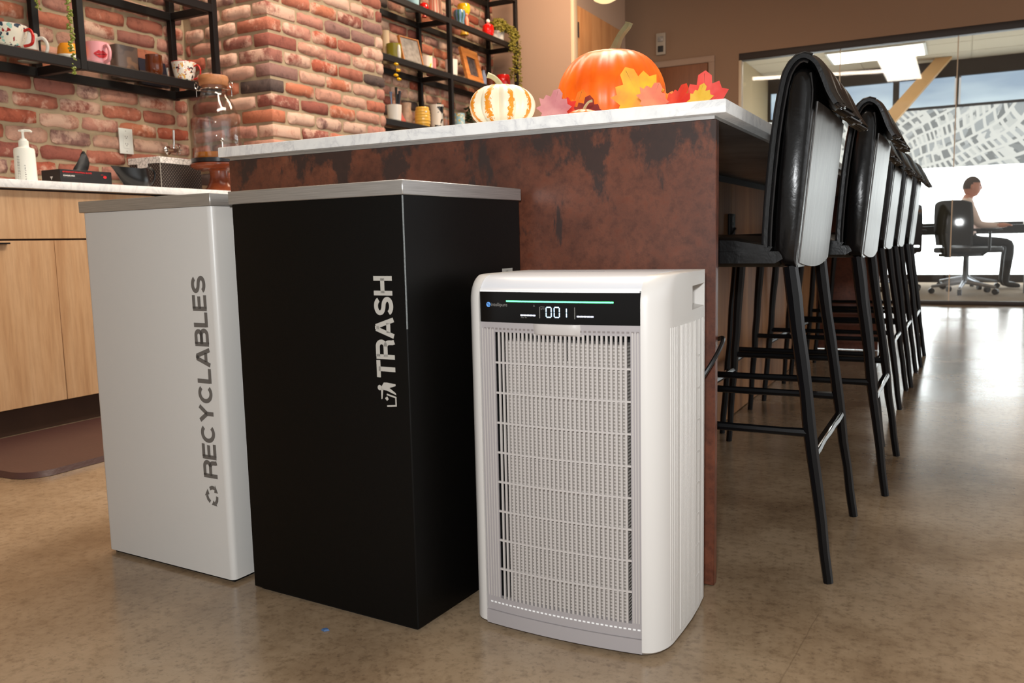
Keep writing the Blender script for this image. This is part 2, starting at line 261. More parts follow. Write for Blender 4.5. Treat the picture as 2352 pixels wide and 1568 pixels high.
# ceramics
mat('pink_glaze', C(232, 160, 165), 0.2); mat('lip_red', C(190, 20, 30), 0.3); mat('orange_glaze', C(232, 150, 40), 0.15); mat('white_glaze', C(230, 224, 214), 0.15); mat('brown_glaze', C(86, 38, 14), 0.1, var=0.35, vscale=18); mat('red_glaze', C(190, 30, 22), 0.12); mat('terracotta_glaze', C(150, 82, 50), 0.4)
mat('navy_card', C(20, 22, 38), 0.4); mat('yellow_glaze', C(226, 176, 74), 0.2); mat('bright_yellow', C(238, 182, 20), 0.15); mat('olive_glaze', C(140, 128, 34), 0.25, var=0.25, vscale=20); mat('cream_wax', C(232, 200, 160), 0.6); mat('coral', C(232, 130, 100), 0.4); mat('shiny_red', C(214, 20, 16), 0.1); mat('mug_black', C(22, 18, 16), 0.2); mat('pale_blue', C(160, 196, 205), 0.2, var=0.1); mat('pinkish', C(206, 130, 128), 0.25, var=0.25, vscale=30); mat('blue_bottle', C(130, 140, 165), 0.15); mat('dark_red_glaze', C(176, 24, 20), 0.1, var=0.4, vscale=40); mat('photo_bw', C(150, 142, 134), 0.3, var=0.8, vscale=30); mat('photo_dark', C(70, 64, 66), 0.25, var=0.9, vscale=28); mat('leaf_olive', C(128, 118, 40), 0.55, var=0.35, vscale=25); mat('pearl_green', C(128, 138, 58), 0.4, var=0.25, vscale=40); mat('dark_green', C(48, 62, 30), 0.5, var=0.4, vscale=30); mat('cloth_pink', C(214, 104, 92), 0.7); mat('tan_orn', C(200, 164, 138), 0.6, var=0.4, vscale=40); mat('coppery', C(170, 100, 60), 0.5)
def spots(name, cols, scale, th, rough=0.18):
    m, nt, b = nmat(name); v = coords(nt); cur = cols[0]
    for i, c in enumerate(cols[1:]):
        mp = nt.nodes.new('ShaderNodeVectorMath'); mp.operation = 'ADD'; mp.inputs[1].default_value = (i*3.7, i*1.9, i*5.3); nt.links.new(v, mp.inputs[0])
        n = N(nt, 'ShaderNodeTexNoise', Scale=scale, Detail=1.5); nt.links.new(mp.outputs[0], n.inputs['Vector'])
        r = ramp(nt, [(th, (0, 0, 0, 1)), (th + 0.025, (1, 1, 1, 1))]); nt.links.new(n.outputs['Fac'], r.inputs[0]); cur = mixc(nt, r.outputs[0], cur, c)
    nt.links.new(cur, b.inputs['Base Color']); b.inputs['Roughness'].default_value = rough; return m
spots('floral_cream', [C(228, 222, 204), C(150, 196, 184), C(40, 60, 78), C(150, 40, 36)], 42, 0.61)
spots('butterfly_white', [C(238, 230, 216), C(232, 178, 96), C(196, 112, 100), C(44, 40, 46)], 58, 0.60)
spots('cow_print', [C(232, 222, 208), C(20, 16, 14)], 17, 0.55); spots('flower_blue', [C(160, 196, 205), C(222, 190, 80), C(230, 225, 205)], 45, 0.60); spots('lemon_white', [C(240, 222, 205), C(214, 204, 40)], 22, 0.58)
spots('marbled_grey', [C(96, 80, 72), C(126, 98, 80), C(76, 66, 63)], 12, 0.55, 0.25)
def striped(name, ca, cb, n, rough=0.25):
    m, nt, b = nmat(name); v = coords(nt); sx = nt.nodes.new('ShaderNodeSeparateXYZ'); nt.links.new(v, sx.inputs[0])
    a = math_(nt, 'ARCTAN2', sx.outputs[1], sx.outputs[0]); s = math_(nt, 'SINE', math_(nt, 'MULTIPLY', a, n))
    r = ramp(nt, [(0.45, ca), (0.6, cb)]); nt.links.new(math_(nt, 'ADD', math_(nt, 'MULTIPLY', s, 0.5), 0.5), r.inputs[0]); nt.links.new(r.outputs[0], b.inputs['Base Color']); b.inputs['Roughness'].default_value = rough; return m
striped('stripe_pink', C(236, 190, 160), C(224, 128, 100), 14); striped('stripe_bluegreen', C(96, 128, 165), C(42, 84, 62), 9)
# pumpkins
m, nt, b = nmat('orange_pumpkin'); v = coords(nt); n1 = N(nt, 'ShaderNodeTexNoise', Scale=16.0, Detail=5.0); nt.links.new(v, n1.inputs['Vector'])
r1 = ramp(nt, [(0.3, C(236, 92, 4)), (0.55, C(250, 112, 10)), (0.8, C(252, 134, 34))]); nt.links.new(n1.outputs['Fac'], r1.inputs[0]); nt.links.new(r1.outputs[0], b.inputs['Base Color']); b.inputs['Roughness'].default_value = 0.36; bumpn(nt, b, n1.outputs['Fac'], 0.15, 0.004)
m, nt, b = nmat('white_pumpkin'); v = coords(nt); sx = nt.nodes.new('ShaderNodeSeparateXYZ'); nt.links.new(v, sx.inputs[0])
a = math_(nt, 'ARCTAN2', sx.outputs[1], sx.outputs[0]); n1 = N(nt, 'ShaderNodeTexNoise', Scale=120.0, Detail=4.0, Roughness=0.7); nt.links.new(v, n1.inputs['Vector'])
cs_ = math_(nt, 'COSINE', math_(nt, 'MULTIPLY', a, 9.0)); t_ = math_(nt, 'ADD', math_(nt, 'MULTIPLY', cs_, -0.27), math_(nt, 'MULTIPLY', n1.outputs['Fac'], 0.75))
r1 = ramp(nt, [(0.545, C(250, 238, 208)), (0.575, C(240, 150, 30))]); nt.links.new(t_, r1.inputs[0]); nt.links.new(r1.outputs[0], b.inputs['Base Color']); b.inputs['Roughness'].default_value = 0.4
mat('stem_green', C(112, 112, 78), 0.7, bump=0.6, bscale=60, var=0.3, vscale=50); mat('stem_pale', C(178, 170, 128), 0.7, bump=0.5, bscale=90, var=0.25, vscale=60)
mat('vein', C(130, 70, 40), 0.6)
def leafmat(name, c0, c1):
    m, nt, b = nmat(name); v = coords(nt); n1 = N(nt, 'ShaderNodeTexNoise', Scale=18.0, Detail=3.0); nt.links.new(v, n1.inputs['Vector'])
    r1 = ramp(nt, [(0.35, c0), (0.65, c1)]); nt.links.new(n1.outputs['Fac'], r1.inputs[0]); nt.links.new(r1.outputs[0], b.inputs['Base Color']); b.inputs['Roughness'].default_value = 0.55; return m
leafmat('leaf_yellow', C(240, 196, 40), C(244, 150, 60)); leafmat('leaf_salmon', C(236, 120, 96), C(240, 150, 110)); leafmat('leaf_red', C(206, 30, 24), C(228, 70, 30)); leafmat('leaf_crimson', C(226, 66, 60), C(238, 96, 84)); leafmat('leaf_mauve', C(190, 116, 122), C(214, 150, 148)); leafmat('leaf_orange', C(232, 110, 20), C(240, 140, 40)); leafmat('leaf_maroon', C(112, 24, 26), C(150, 50, 30)); leafmat('leaf_gold', C(222, 176, 50), C(232, 190, 80))
mat('skin', C(214, 150, 128), 0.5); mat('shirt', C(238, 214, 206), 0.8); mat('hair', C(78, 58, 48), 0.7); mat('trousers', C(24, 24, 28), 0.7); mat('shoe', C(20, 18, 18), 0.4)
mat('cable_black', C(14, 14, 15), 0.35); mat('scrap_blue', C(60, 90, 130), 0.7); mat('alarm_white', C(176, 160, 142), 0.5); mat('desk_top', C(210, 200, 180), 0.4); mat('stripe_grey', C(150, 158, 156), 0.6)

# ------------------------------------------------------------------ mesh helpers
def bm_(): return bmesh.new()
def mk(name, bm, material, parent=None, smooth=40, loc=None, rot=None, kind=None, label=None):
    me = bpy.data.meshes.new(name); bmesh.ops.recalc_face_normals(bm, faces=bm.faces[:]); bm.to_mesh(me); bm.free()
    for mt in (material if isinstance(material, (list, tuple)) else [material]): me.materials.append(MATS[mt])
    if smooth:
        for p in me.polygons: p.use_smooth = True
        me.set_sharp_from_angle(angle=math.radians(smooth))
    o = bpy.data.objects.new(name, me); COL.objects.link(o)
    if parent: o.parent = parent
    if loc: o.location = loc
    if rot: o.rotation_euler = rot
    if kind: o['kind'] = kind
    if label: o['label'] = label
    return o
def tag(o, label, cat, group=None):
    o['label'] = label; o['category'] = cat
    if group: o['group'] = group
    return o
def thing(name, label, cat, loc=(0, 0, 0), rz=0.0, group=None):
    o = bpy.data.objects.new(name, None); COL.objects.link(o); o.location = loc; o.rotation_euler = (0, 0, rz); o.empty_display_size = 0.05
    return tag(o, label, cat, group)
def struct(o): o['kind'] = 'structure'; return o
def dup(root, loc=None, rz=None):
    r = root.copy(); COL.objects.link(r)
    if loc is not None: r.location = loc
    if rz is not None: r.rotation_euler = (0, 0, rz)
    for ch in list(root.children):
        c = ch.copy(); COL.objects.link(c); c.parent = r
        for g in list(ch.children):
            d = g.copy(); COL.objects.link(d); d.parent = c
    return r
def box(bm, x0, x1, y0, y1, z0, z1, bev=0.0, seg=2):
    t = bmesh.new() if bev else bm
    vs = [t.verts.new((x, y, z)) for x in (x0, x1) for y in (y0, y1) for z in (z0, z1)]
    for f in ((0, 1, 3, 2), (4, 6, 7, 5), (0, 4, 5, 1), (2, 3, 7, 6), (0, 2, 6, 4), (1, 5, 7, 3)): t.faces.new([vs[i] for i in f])
    if bev:
        bmesh.ops.bevel(t, geom=t.edges[:], offset=bev, segments=seg, affect='EDGES', profile=0.5)
        join(bm, t)
    return bm
def join(bm, t, mtx=None, mi=None):
    if mtx is not None: bmesh.ops.transform(t, matrix=mtx, verts=t.verts[:])
    mp = {}
    for v in t.verts: mp[v] = bm.verts.new(v.co)
    for f in t.faces:
        try:
            nf = bm.faces.new([mp[v] for v in f.verts]); nf.material_index = f.material_index if mi is None else mi
        except ValueError: pass
    t.free()
def lathe(bm, prof, n=32, c=(0, 0, 0), caps=True):
    rings = []
    for r, z in prof:
        if r < 1e-6: rings.append([bm.verts.new((c[0], c[1], c[2]+z))])
        else: rings.append([bm.verts.new((c[0]+r*cos(2*pi*i/n), c[1]+r*sin(2*pi*i/n), c[2]+z)) for i in range(n)])
    for a, b in zip(rings, rings[1:]):
        for i in range(n):
            j = (i+1) % n
            if len(a) == 1 and len(b) > 1: bm.faces.new((a[0], b[i], b[j]))
            elif len(b) == 1 and len(a) > 1: bm.faces.new((a[i], a[j], b[0]))
            elif len(a) > 1: bm.faces.new((a[i], a[j], b[j], b[i]))
    if caps:
        for rg in (rings[0], rings[-1]):
            if len(rg) > 2:
                try: bm.faces.new(rg)
                except ValueError: pass
    return bm
def tube(bm, pts, rad, n=8, closed=False, cap=True, sq=None):
    pts = [Vector(p) for p in pts]; k = len(pts); rings = []
    rads = rad if isinstance(rad, (list, tuple)) else [rad]*k
    prev = None
    for i, p in enumerate(pts):
        a = pts[(i-1) % k] if (closed or i > 0) else p; c = pts[(i+1) % k] if (closed or i < k-1) else p
        t = (c-a).normalized()
        if prev is None:
            ref = Vector((0, 0, 1)) if abs(t.z) < 0.9 else Vector((1, 0, 0)); u = t.cross(ref).normalized()
        else:
            u = (prev - t*prev.dot(t)); u = u.normalized() if u.length > 1e-6 else t.orthogonal().normalized()
        prev = u; w = t.cross(u)
        rings.append([bm.verts.new(p + (u*cos(2*pi*j/n + (sq or 0)) + w*sin(2*pi*j/n + (sq or 0)))*rads[i]) for j in range(n)])
    m = k if closed else k-1
    for i in range(m):
        A, B = rings[i], rings[(i+1) % k]
        for j in range(n): bm.faces.new((A[j], A[(j+1) % n], B[(j+1) % n], B[j]))
    if cap and not closed: bm.faces.new(rings[0]); bm.faces.new(rings[-1])
    return bm
def prism(bm, poly, f0, f1):
    a = [bm.verts.new(f0(*p)) for p in poly]; b = [bm.verts.new(f1(*p)) for p in poly]; n = len(poly)
    bm.faces.new(a); bm.faces.new(b)
    for i in range(n): bm.faces.new((a[i], a[(i+1) % n], b[(i+1) % n], b[i]))
    return bm
def sphere(bm, c, r, u=12, v=8, s=(1, 1, 1)):
    prof = [(r*sin(pi*i/v), -r*cos(pi*i/v)) for i in range(v+1)]; prof[0] = (0, -r); prof[-1] = (0, r)
    t = bmesh.new(); lathe(t, prof, u); bmesh.ops.scale(t, vec=s, verts=t.verts[:]); bmesh.ops.translate(t, vec=c, verts=t.verts[:]); join(bm, t)
def smoothpath(pts, sub=4):
    P = [Vector(p) for p in pts]; out = []
    for i in range(len(P)-1):
        p0, p1, p2, p3 = P[max(i-1, 0)], P[i], P[i+1], P[min(i+2, len(P)-1)]
        for k in range(sub):
            t = k/sub; out.append(0.5*((2*p1)+(p2-p0)*t+(2*p0-5*p1+4*p2-p3)*t*t+(3*p1-p0-3*p2+p3)*t**3))
    out.append(P[-1]); return out

# ------------------------------------------------------------------ the setting
XW = -3.52; YP = 3.188; XC = -2.96; YC2 = 4.115; YD = 6.47; YG = 8.5; ZC = 3.3
struct(mk('floor', box(bm_(), -4.2, 6.0, -4.0, YG+0.05, -0.1, 0.0), 'polished_concrete', smooth=0))
wl = struct(mk('wall_left', box(bm_(), XW-0.2, XW-0.008, -2.0, YP+0.1, 0, ZC), 'mortar', smooth=0))
wc = struct(mk('wall_pier', box(bm_(), XW-0.15, XC-0.008, YP+0.008, YC2-0.008, 0, ZC), 'mortar', smooth=0))
wb = struct(mk('wall_left_rear', box(bm_(), XW-0.2, XW-0.008, YC2-0.1, YD+0.02, 0, ZC), 'mortar', smooth=0))
struct(mk('wall_stub', box(bm_(), XW-0.2, -2.82, YD, 7.73, 0, ZC), 'drywall_warm', smooth=0))
bm = bm_()   # rear wall around the glazing and the wooden door
box(bm, -5.0, -1.95, YG, YG+0.12, 0, ZC); box(bm, -1.95, 3.2, YG, YG+0.12, 2.39, ZC); box(bm, 3.2, 6.0, YG, YG+0.12, 0, ZC)
struct(mk('wall_back', bm, 'drywall_taupe', smooth=0))
struct(mk('ceiling', box(bm_(), -4.2, 3.2, -2.5, YG, ZC, ZC+0.1), 'ceiling_paint', smooth=0))

# bricks
def brick_mesh(i, L=0.2, H=0.056):
    rnd = random.Random(100+i); bm = bmesh.new(); nx, nz = 6, 3; g = []
    for a in range(nx+1):
        col = []
        for c in range(nz+1):
            y = -L/2 + L*a/nx; z = -H/2 + H*c/nz
            edge = a in (0, nx) or c in (0, nz); corner = a in (0, nx) and c in (0, nz)
            if edge: y += rnd.uniform(-.004, .004); z += rnd.uniform(-.0036, .0036)
            if corner: y *= 0.968; z *= 0.86
            x = 0.004+rnd.uniform(-.0012, .0022) if not edge else -0.003+rnd.uniform(-.0018, .0012)
            if not edge: y += rnd.uniform(-.004, .004)
            col.append(bm.verts.new((x, y, z)))
        g.append(col)
    for a in range(nx):
        for c in range(nz): bm.faces.new((g[a][c], g[a+1][c], g[a+1][c+1], g[a][c+1]))
    rim = [g[a][0] for a in range(nx+1)] + [g[nx][c] for c in range(1, nz+1)] + [g[a][nz] for a in range(nx-1, -1, -1)] + [g[0][c] for c in range(nz-1, 0, -1)]
    back = [bm.verts.new((-0.03, v.co.y*1.01, v.co.z*1.03)) for v in rim]
    for k in range(len(rim)): bm.faces.new((rim[k], back[k], back[(k+1) % len(rim)], rim[(k+1) % len(rim)]))
    bmesh.ops.recalc_face_normals(bm, faces=bm.faces[:])
    me = bpy.data.meshes.new('brick'); bm.to_mesh(me); bm.free(); me.materials.append(MATS['old_brick'])
    for p in me.polygons: p.use_smooth = True
    me.set_sharp_from_angle(angle=math.radians(75))
    return me
BR = [brick_mesh(i) for i in range(14)]; BRH = [brick_mesh(40+i, 0.095) for i in range(6)]
def corner_mesh(i, sx, sy, H=0.057):
    rnd = random.Random(300+i); bm = bmesh.new(); bmesh.ops.create_cube(bm, size=1.0)
    bmesh.ops.scale(bm, vec=(sx, sy, H), verts=bm.verts[:]); bmesh.ops.bevel(bm, geom=bm.edges[:], offset=0.005, segments=1, affect='EDGES')
    for v in bm.verts: v.co += Vector((rnd.uniform(-.0018, .0018), rnd.uniform(-.0018, .0018), rnd.uniform(-.0018, .0018)))
    me = bpy.data.meshes.new('brick'); bm.to_mesh(me); bm.free(); me.materials.append(MATS['old_brick'])
    for p in me.polygons: p.use_smooth = True
    me.set_sharp_from_angle(angle=math.radians(60)); return me
CA = [corner_mesh(i, 0.095, 0.2) for i in range(5)]; CB = [corner_mesh(20+i, 0.2, 0.095) for i in range(5)]
PITCH_Z = 0.0715
def put(me, loc, rz, par, sc=(1, 1, 1)):
    o = bpy.data.objects.new('brick', me); COL.objects.link(o); o.parent = par; o.location = loc; o.rotation_euler = (random.uniform(-.012, .012), random.uniform(-.01, .01), rz); o.scale = sc
def brick_run(par, a0, a1, z0, z1, fn, rz, off=0.0, skip=None):
    k = 0; z = z0
    while z < z1:
        p = a0 - (0.11 if k % 2 else 0.0) + off
        while p < a1:
            L = 0.2*random.choice((1, 1, 1, 1.04, 0.96, 0.92, 0.5 if random.random() < .35 else 1))
            q = p + L
            lo, hi = max(p, a0), min(q, a1)
            if hi - lo > 0.035:
                w = hi-lo; me = random.choice(BR) if w > 0.12 else random.choice(BRH); base = 0.2 if w > 0.12 else 0.095
                x, y = fn((lo+hi)/2)
                if not (skip and skip(y, z)):
                    put(me, (x + random.uniform(-.002, .003)*abs(cos(rz)), y + random.uniform(-.002, .002)*abs(sin(rz)), z + random.uniform(-.002, .002)), rz, par, (1, w/base, random.uniform(.95, 1.06)))
            p = q + random.uniform(.012, .019)
        z += PITCH_Z; k += 1
brick_run(wl, 1.72, YP-0.01, 0.94, 2.12, lambda t: (XW, t), 0.0)
brick_run(wb, 4.62, YD-0.012, 0.92, 2.86, lambda t: (XW, t), 0.0, 0.05)
# pier: alternating quoins on the corner, runs on both faces
z = 0.93-4*PITCH_Z; k = 0
while z < 2.42:
    if k % 2 == 0:
        put(random.choice(CA), (XC-0.0475, YP+0.1, z), 0, wc); a_f, a_r = YP+0.2+.015, XC-0.095-.015
    else:
        put(random.choice(CB), (XC-0.1, YP+0.0475, z), 0, wc); a_f, a_r = YP+0.095+.015, XC-0.2-.015
    p = a_f
    while p < YC2-0.02:
        L = 0.2*random.choice((1, 1, 1.03, .95)); hi = min(p+L, YC2); w = hi-p
        if YC2-hi < 0.05: hi = YC2; w = hi-p
        me = random.choice(BR) if w > 0.12 else random.choice(BRH)
        put(me, (XC+random.uniform(-.002, .003), p+w/2, z+random.uniform(-.002, .002)), 0, wc, (1, w/(0.2 if w > 0.12 else 0.095), random.uniform(.96, 1.05))); p = hi+random.uniform(.012, .018)
    p = a_r
    while p > XW+0.03:
        L = 0.2*random.choice((1, 1, 1.03, .95)); lo = max(p-L, XW+0.005); w = p-lo
        me = random.choice(BR) if w > 0.12 else random.choice(BRH)
        put(me, (lo+w/2, YP+random.uniform(-.003, .002), z+random.uniform(-.002, .002)), -pi/2, wc, (1, w/(0.2 if w > 0.12 else 0.095), random.uniform(.96, 1.05))); p = lo-random.uniform(.012, .018)
    z += PITCH_Z; k += 1
# doors
d1 = struct(mk('door_1', box(bm_(), -2.835, -2.805, 6.56, 7.58, 0.01, 2.53, 0.003), 'door_wood'))
mk('hinge', box(bm_(), -2.806, -2.800, 6.575, 6.60, 2.28, 2.40, 0.002), 'dark_frame', d1); mk('hinge', box(bm_(), -2.806, -2.800, 6.575, 6.60, 1.2, 1.32, 0.002), 'dark_frame', d1)
bm = bm_(); box(bm, -2.83, -2.795, 6.475, 6.555, 0, 2.6, 0.004); struct(mk('trim_1', bm, 'joint_seal'))
d2 = struct(mk('door_2', box(bm_(), -3.1, -2.245, YG-0.03, YG-0.002, 0.01, 2.335, 0.003), 'door_wood_red'))
bm = bm_(); box(bm, -3.17, -2.18, YG-0.022, YG-0.002, 2.34, 2.40, .004); box(bm, -2.24, -2.18, YG-0.022, YG-0.002, 0, 2.34, .004); struct(mk('trim_2', bm, 'drywall_warm'))

# glass wall and office behind it
w1 = struct(mk('window_1', box(bm_(), -1.95, 3.2, YG, YG+0.09, 2.325, 2.39, 0.003), 'dark_frame'))
mk('bottom_rail', box(bm_(), -1.95, 3.2, YG, YG+0.07, 0.0, 0.035, 0.003), 'dark_frame', w1)
mk('jamb', box(bm_(), -1.95, -1.925, YG-0.005, YG+0.09, 0.0, 2.325, 0.003), 'joint_seal', w1)
xs = [-1.925, -1.037, -0.078, 0.88, 1.84, 3.19]
for a, b_ in zip(xs, xs[1:]):
    mk('pane', box(bm_(), a+0.004, b_-0.004, YG+0.035, YG+0.047, 0.035, 2.325), 'pane_glass', w1, smooth=0)
for a in xs[1:-1]: mk('joint', box(bm_(), a-0.004, a+0.004, YG+0.033, YG+0.049, 0.035, 2.325), 'joint_seal', w1, smooth=0)
YB = 12.2
struct(mk('floor_office', box(bm_(), -2.6, 5.0, YG+0.051, YB+0.2, -0.1, 0.004), 'carpet', smooth=0))
oc = struct(mk('ceiling_office', box(bm_(), -2.6, 5.0, YG+0.121, YB+0.2, 2.76, 2.86), 'office_ceiling', smooth=0))
for i in range(8):
    for j in range(6):
        x0 = -2.4 + i*0.61; y0 = YG+0.13 + j*0.61
        mk('ceiling_tile', box(bm_(), x0+.004, x0+.602, y0+.004, min(y0+.602, YB-.02), 2.752, 2.7605), 'office_ceiling', oc, smooth=0)
struct(mk('wall_office_left', box(bm_(), -2.6, -2.40, YG+0.121, YB+0.2, 0.0, 2.76), 'office_paint', smooth=0))
w2 = struct(mk('window_2', box(bm_(), -2.40, 5.0, YB, YB+0.15, 2.56, 2.76), 'dark_frame', smooth=0))
mk('transom', box(bm_(), -2.40, 5.0, YB+0.01, YB+0.1, 2.185, 2.215), 'dark_frame', w2, smooth=0)
mk('bottom_rail', box(bm_(), -2.40, 5.0, YB, YB+0.1, 0.0, 0.10), 'dark_frame', w2, smooth=0)
ms = [-2.40, -0.80, -0.10, 1.2, 2.5, 4.0]
for x in ms: mk('mullion', box(bm_(), x-(.035 if x < -.5 else .012) if x > -2 else x, x+(.035 if x < -.5 else .012), YB, YB+0.1, 2.215, 2.56), 'dark_frame', w2, smooth=0)
for a, b_ in zip(ms, ms[1:]):
    mk('sky_pane', box(bm_(), a+.036, b_-.036, YB+.05, YB+.06, 2.215, 2.56), 'daylight_sky', w2, smooth=0)
    mk('film_pane', box(bm_(), a+.002, b_-.002, YB+.05, YB+.06, 1.45, 2.185), 'map_film', w2, smooth=0)
    mk('day_pane', box(bm_(), a+.002, b_-.002, YB+.05, YB+.06, 0.10, 1.45), 'daylight_white', w2, smooth=0)
br = mk('diagonal_brace', prism(bm_(), [(-0.35, 2.75), (-0.17, 2.75), (-1.13, 1.62), (-1.25, 1.72)], lambda x, z: (x, 11.9, z), lambda x, z: (x, 12.05, z)), 'brace_wood', smooth=0)
tag(br, 'pale wooden diagonal brace behind the glass wall', 'beam')
ol = thing('ceiling_light', 'long glowing ceiling light panel inside the glass office', 'light', (-0.95, 11.1, 2.75))
mk('frame', box(bm_(), -.53, .53, -.36, .36, -.03, -0.001, .004), 'outlet_white', ol); mk('diffuser', box(bm_(), -.5, .5, -.33, .33, -.036, -.0305), 'office_lamp', ol, smooth=0)

# ------------------------------------------------------------------ island
IT = 0.897
isl = thing('kitchen_island', 'kitchen island with rusted steel end panels and wooden seating side', 'island', (0, 0, 0))
def rpanel(y0, y1): return box(bm_(), -1.575, -0.391, y0, y1, 0.002, 0.866, 0.0012, 1)
mk('end_panel', rpanel(1.538, 1.557), 'rusted_steel', isl, label='rusted steel end panel with dark drips'); mk('end_panel', rpanel(5.13, 5.15), 'rusted_steel', isl)
mk('carcass', box(bm_(), -1.56, -0.742, 1.558, 5.129, 0.0, 0.866), 'black_gap', isl, smooth=0)
bd = [1.559, 2.12, 2.60, 3.06, 3.62, 4.15, 4.66, 5.128]
for a, b_ in zip(bd, bd[1:]): mk('side_board', box(bm_(), -0.740, -0.722, a+.0015, b_-.0015, 0.003, 0.84, .001, 1), 'island_wood', isl)
mk('sub_top', box(bm_(), -1.573, -0.395, 1.540, 5.148, 0.8665, 0.8725), 'brushed_aluminium', isl, smooth=0)
ou = mk('outlet', box(bm_(), -0.7215, -0.712, 3.0, 3.075, 0.655, 0.735, .003), 'black_gap', isl, label='black outlet on the wood')
for a in (0.674, 0.706): mk('socket', box(bm_(), -0.7118, -0.7105, 3.02, 3.055, a, a+.02, .0005, 1), 'slot_dark', ou)
ct = mk('island_countertop', box(bm_(), -1.591, -0.370, 1.520, 5.168, 0.873, IT, 0.0025, 2), 'white_marble')
tag(ct, 'white marble countertop lying on the rust-panelled island', 'countertop')

# ------------------------------------------------------------------ kitchen run on the left
for i, y0 in enumerate((1.54, 0.62)):
    cb = thing('base_cabinet', ('light maple base cabinet beside the recycling bin and under the marble counter', 'light maple base cabinet at the end of the counter away from the pier')[i], 'cabinet', (0, y0, 0))
    mk('carcass', box(bm_(), XW+.01, -2.964, 0.002, 0.918, 0.105, 0.879), 'toe_kick', cb, smooth=0)
    mk('toe_kick', box(bm_(), XW+.01, -3.013, 0.002, 0.918, 0.001, 0.104), 'toe_kick', cb, smooth=0)
    mk('drawer', box(bm_(), -2.963, -2.944, 0.002, 0.918, 0.7035, 0.873, .001, 1), 'maple_veneer', cb)
    for a, b_ in ((0.002, 0.4595), (0.4615, 0.918)):
        d = mk('door', box(bm_(), -2.963, -2.944, a, b_, 0.106, 0.697, .001, 1), 'maple_veneer', cb)
        mk('handle', box(bm_(), -2.944, -2.925, (a+b_)/2-.055, (a+b_)/2+.055, 0.686, 0.691, .001, 1), 'black_gap', d)
ap = thing('undercounter_fridge', 'black undercounter appliance between maple cabinet and brick pier', 'appliance', (0, 2.465, 0))
mk('body', box(bm_(), XW+.01, -2.975, 0, 0.70, 0.02, 0.872), 'black_gap', ap, smooth=0); mk('door', box(bm_(), -2.974, -2.95, 0.004, 0.696, 0.09, 0.866, .003), 'display_black', ap); mk('handle', tube(bm_(), [(-2.93, .05, .8), (-2.93, .65, .8)], .008), 'chrome', ap)
kc = mk('kitchen_countertop', box(bm_(), XW+.012, -2.915, 0.6, YP-.012, 0.88, 0.909, .002), 'white_marble'); tag(kc, 'white marble counter running along the brick wall', 'countertop')
bm = bm_(); R = .09; x0, x1, y0, y1 = -2.93, -2.352, 1.455, 2.75; poly = []
for cx, cy, a0 in ((x1-R, y1-R, 0), (x0+R, y1-R, 90), (x0+R, y0+R, 180), (x1-R, y0+R, 270)):
    for k in range(9): a = math.radians(a0+k*90/8); poly.append((cx+R*cos(a), cy+R*sin(a)))
mid = ((x0+x1)/2, (y0+y1)/2)
lo = [bm.verts.new((x, y, .001)) for x, y in poly]; hi = [bm.verts.new((mid[0]+(x-mid[0])*.97, mid[1]+(y-mid[1])*.985, .017)) for x, y in poly]
bm.faces.new(lo); bm.faces.new(hi)
for i in range(len(poly)): j = (i+1) % len(poly); bm.faces.new((lo[i], lo[j], hi[j], hi[i]))
tag(mk('floor_mat', bm, 'mat_brown', smooth=30), 'dark brown rubber floor mat in front of the maple cabinets', 'mat')

# ------------------------------------------------------------------ lettering
def arc(cx, cy, rx, ry, a0, a1, n=10): return [(cx+rx*cos(math.radians(a0+(a1-a0)*i/n)), cy+ry*sin(math.radians(a0+(a1-a0)*i/n))) for i in range(n+1)]
def glyphs(h=.095):
    g = {}; w = .86; t = 1-h
    g['H'] = (w, [[(h, 0), (h, 1)], [(w-h, 0), (w-h, 1)], [(h, .52), (w-h, .52)]])
    g['T'] = (.80, [[(0, t), (.80, t)], [(.40, 0), (.40, 1-h)]])
    g['L'] = (.72, [[(h, 1), (h, h)], [(0, h), (.72, h)]])
    g['E'] = (.76, [[(h, 0), (h, 1)], [(h, t), (.76, t)], [(h, .52), (.70, .52)], [(h, h), (.76, h)]])
    g['A'] = (.96, [[(.10, 0), (.43, .96)], [(.86, 0), (.53, .96)], [(.40, t), (.56, t)], [(.25, .29), (.71, .29)]])
    g['Y'] = (.92, [[(.10, 1), (.46, .47)], [(.82, 1), (.46, .47)], [(.46, 0), (.46, .50)]])
    g['R'] = (.88, [[(h, 0), (h, 1)], [(h, t)] + arc(.56, .695, .22, .21, 90, -90, 10) + [(h, .485)], arc(.56, .28, .20, .205, 90, 0, 6) + [(.765, .10), (.80, 0)]])
    g['B'] = (.86, [[(h, 0), (h, 1)], [(h, t)] + arc(.52, .71, .20, .195, 90, -90, 10) + [(h, .515)], [(h, .515)] + arc(.55, .305, .21, .21, 90, -90, 10) + [(h, h)]])
    g['C'] = (.92, [arc(.47, .5, .375, .405, 42, 318, 26)])
    S = arc(.43, .715, .30, .195, 15, 180, 12) + arc(.43, .70, .30, .19, 180, 262, 5)[1:] + arc(.44, .285, .315, .215, 82, 0, 7) + arc(.44, .285, .315, .195, 0, -165, 12)[1:]
    g['S'] = (.86, [S]); return g
GL = glyphs()
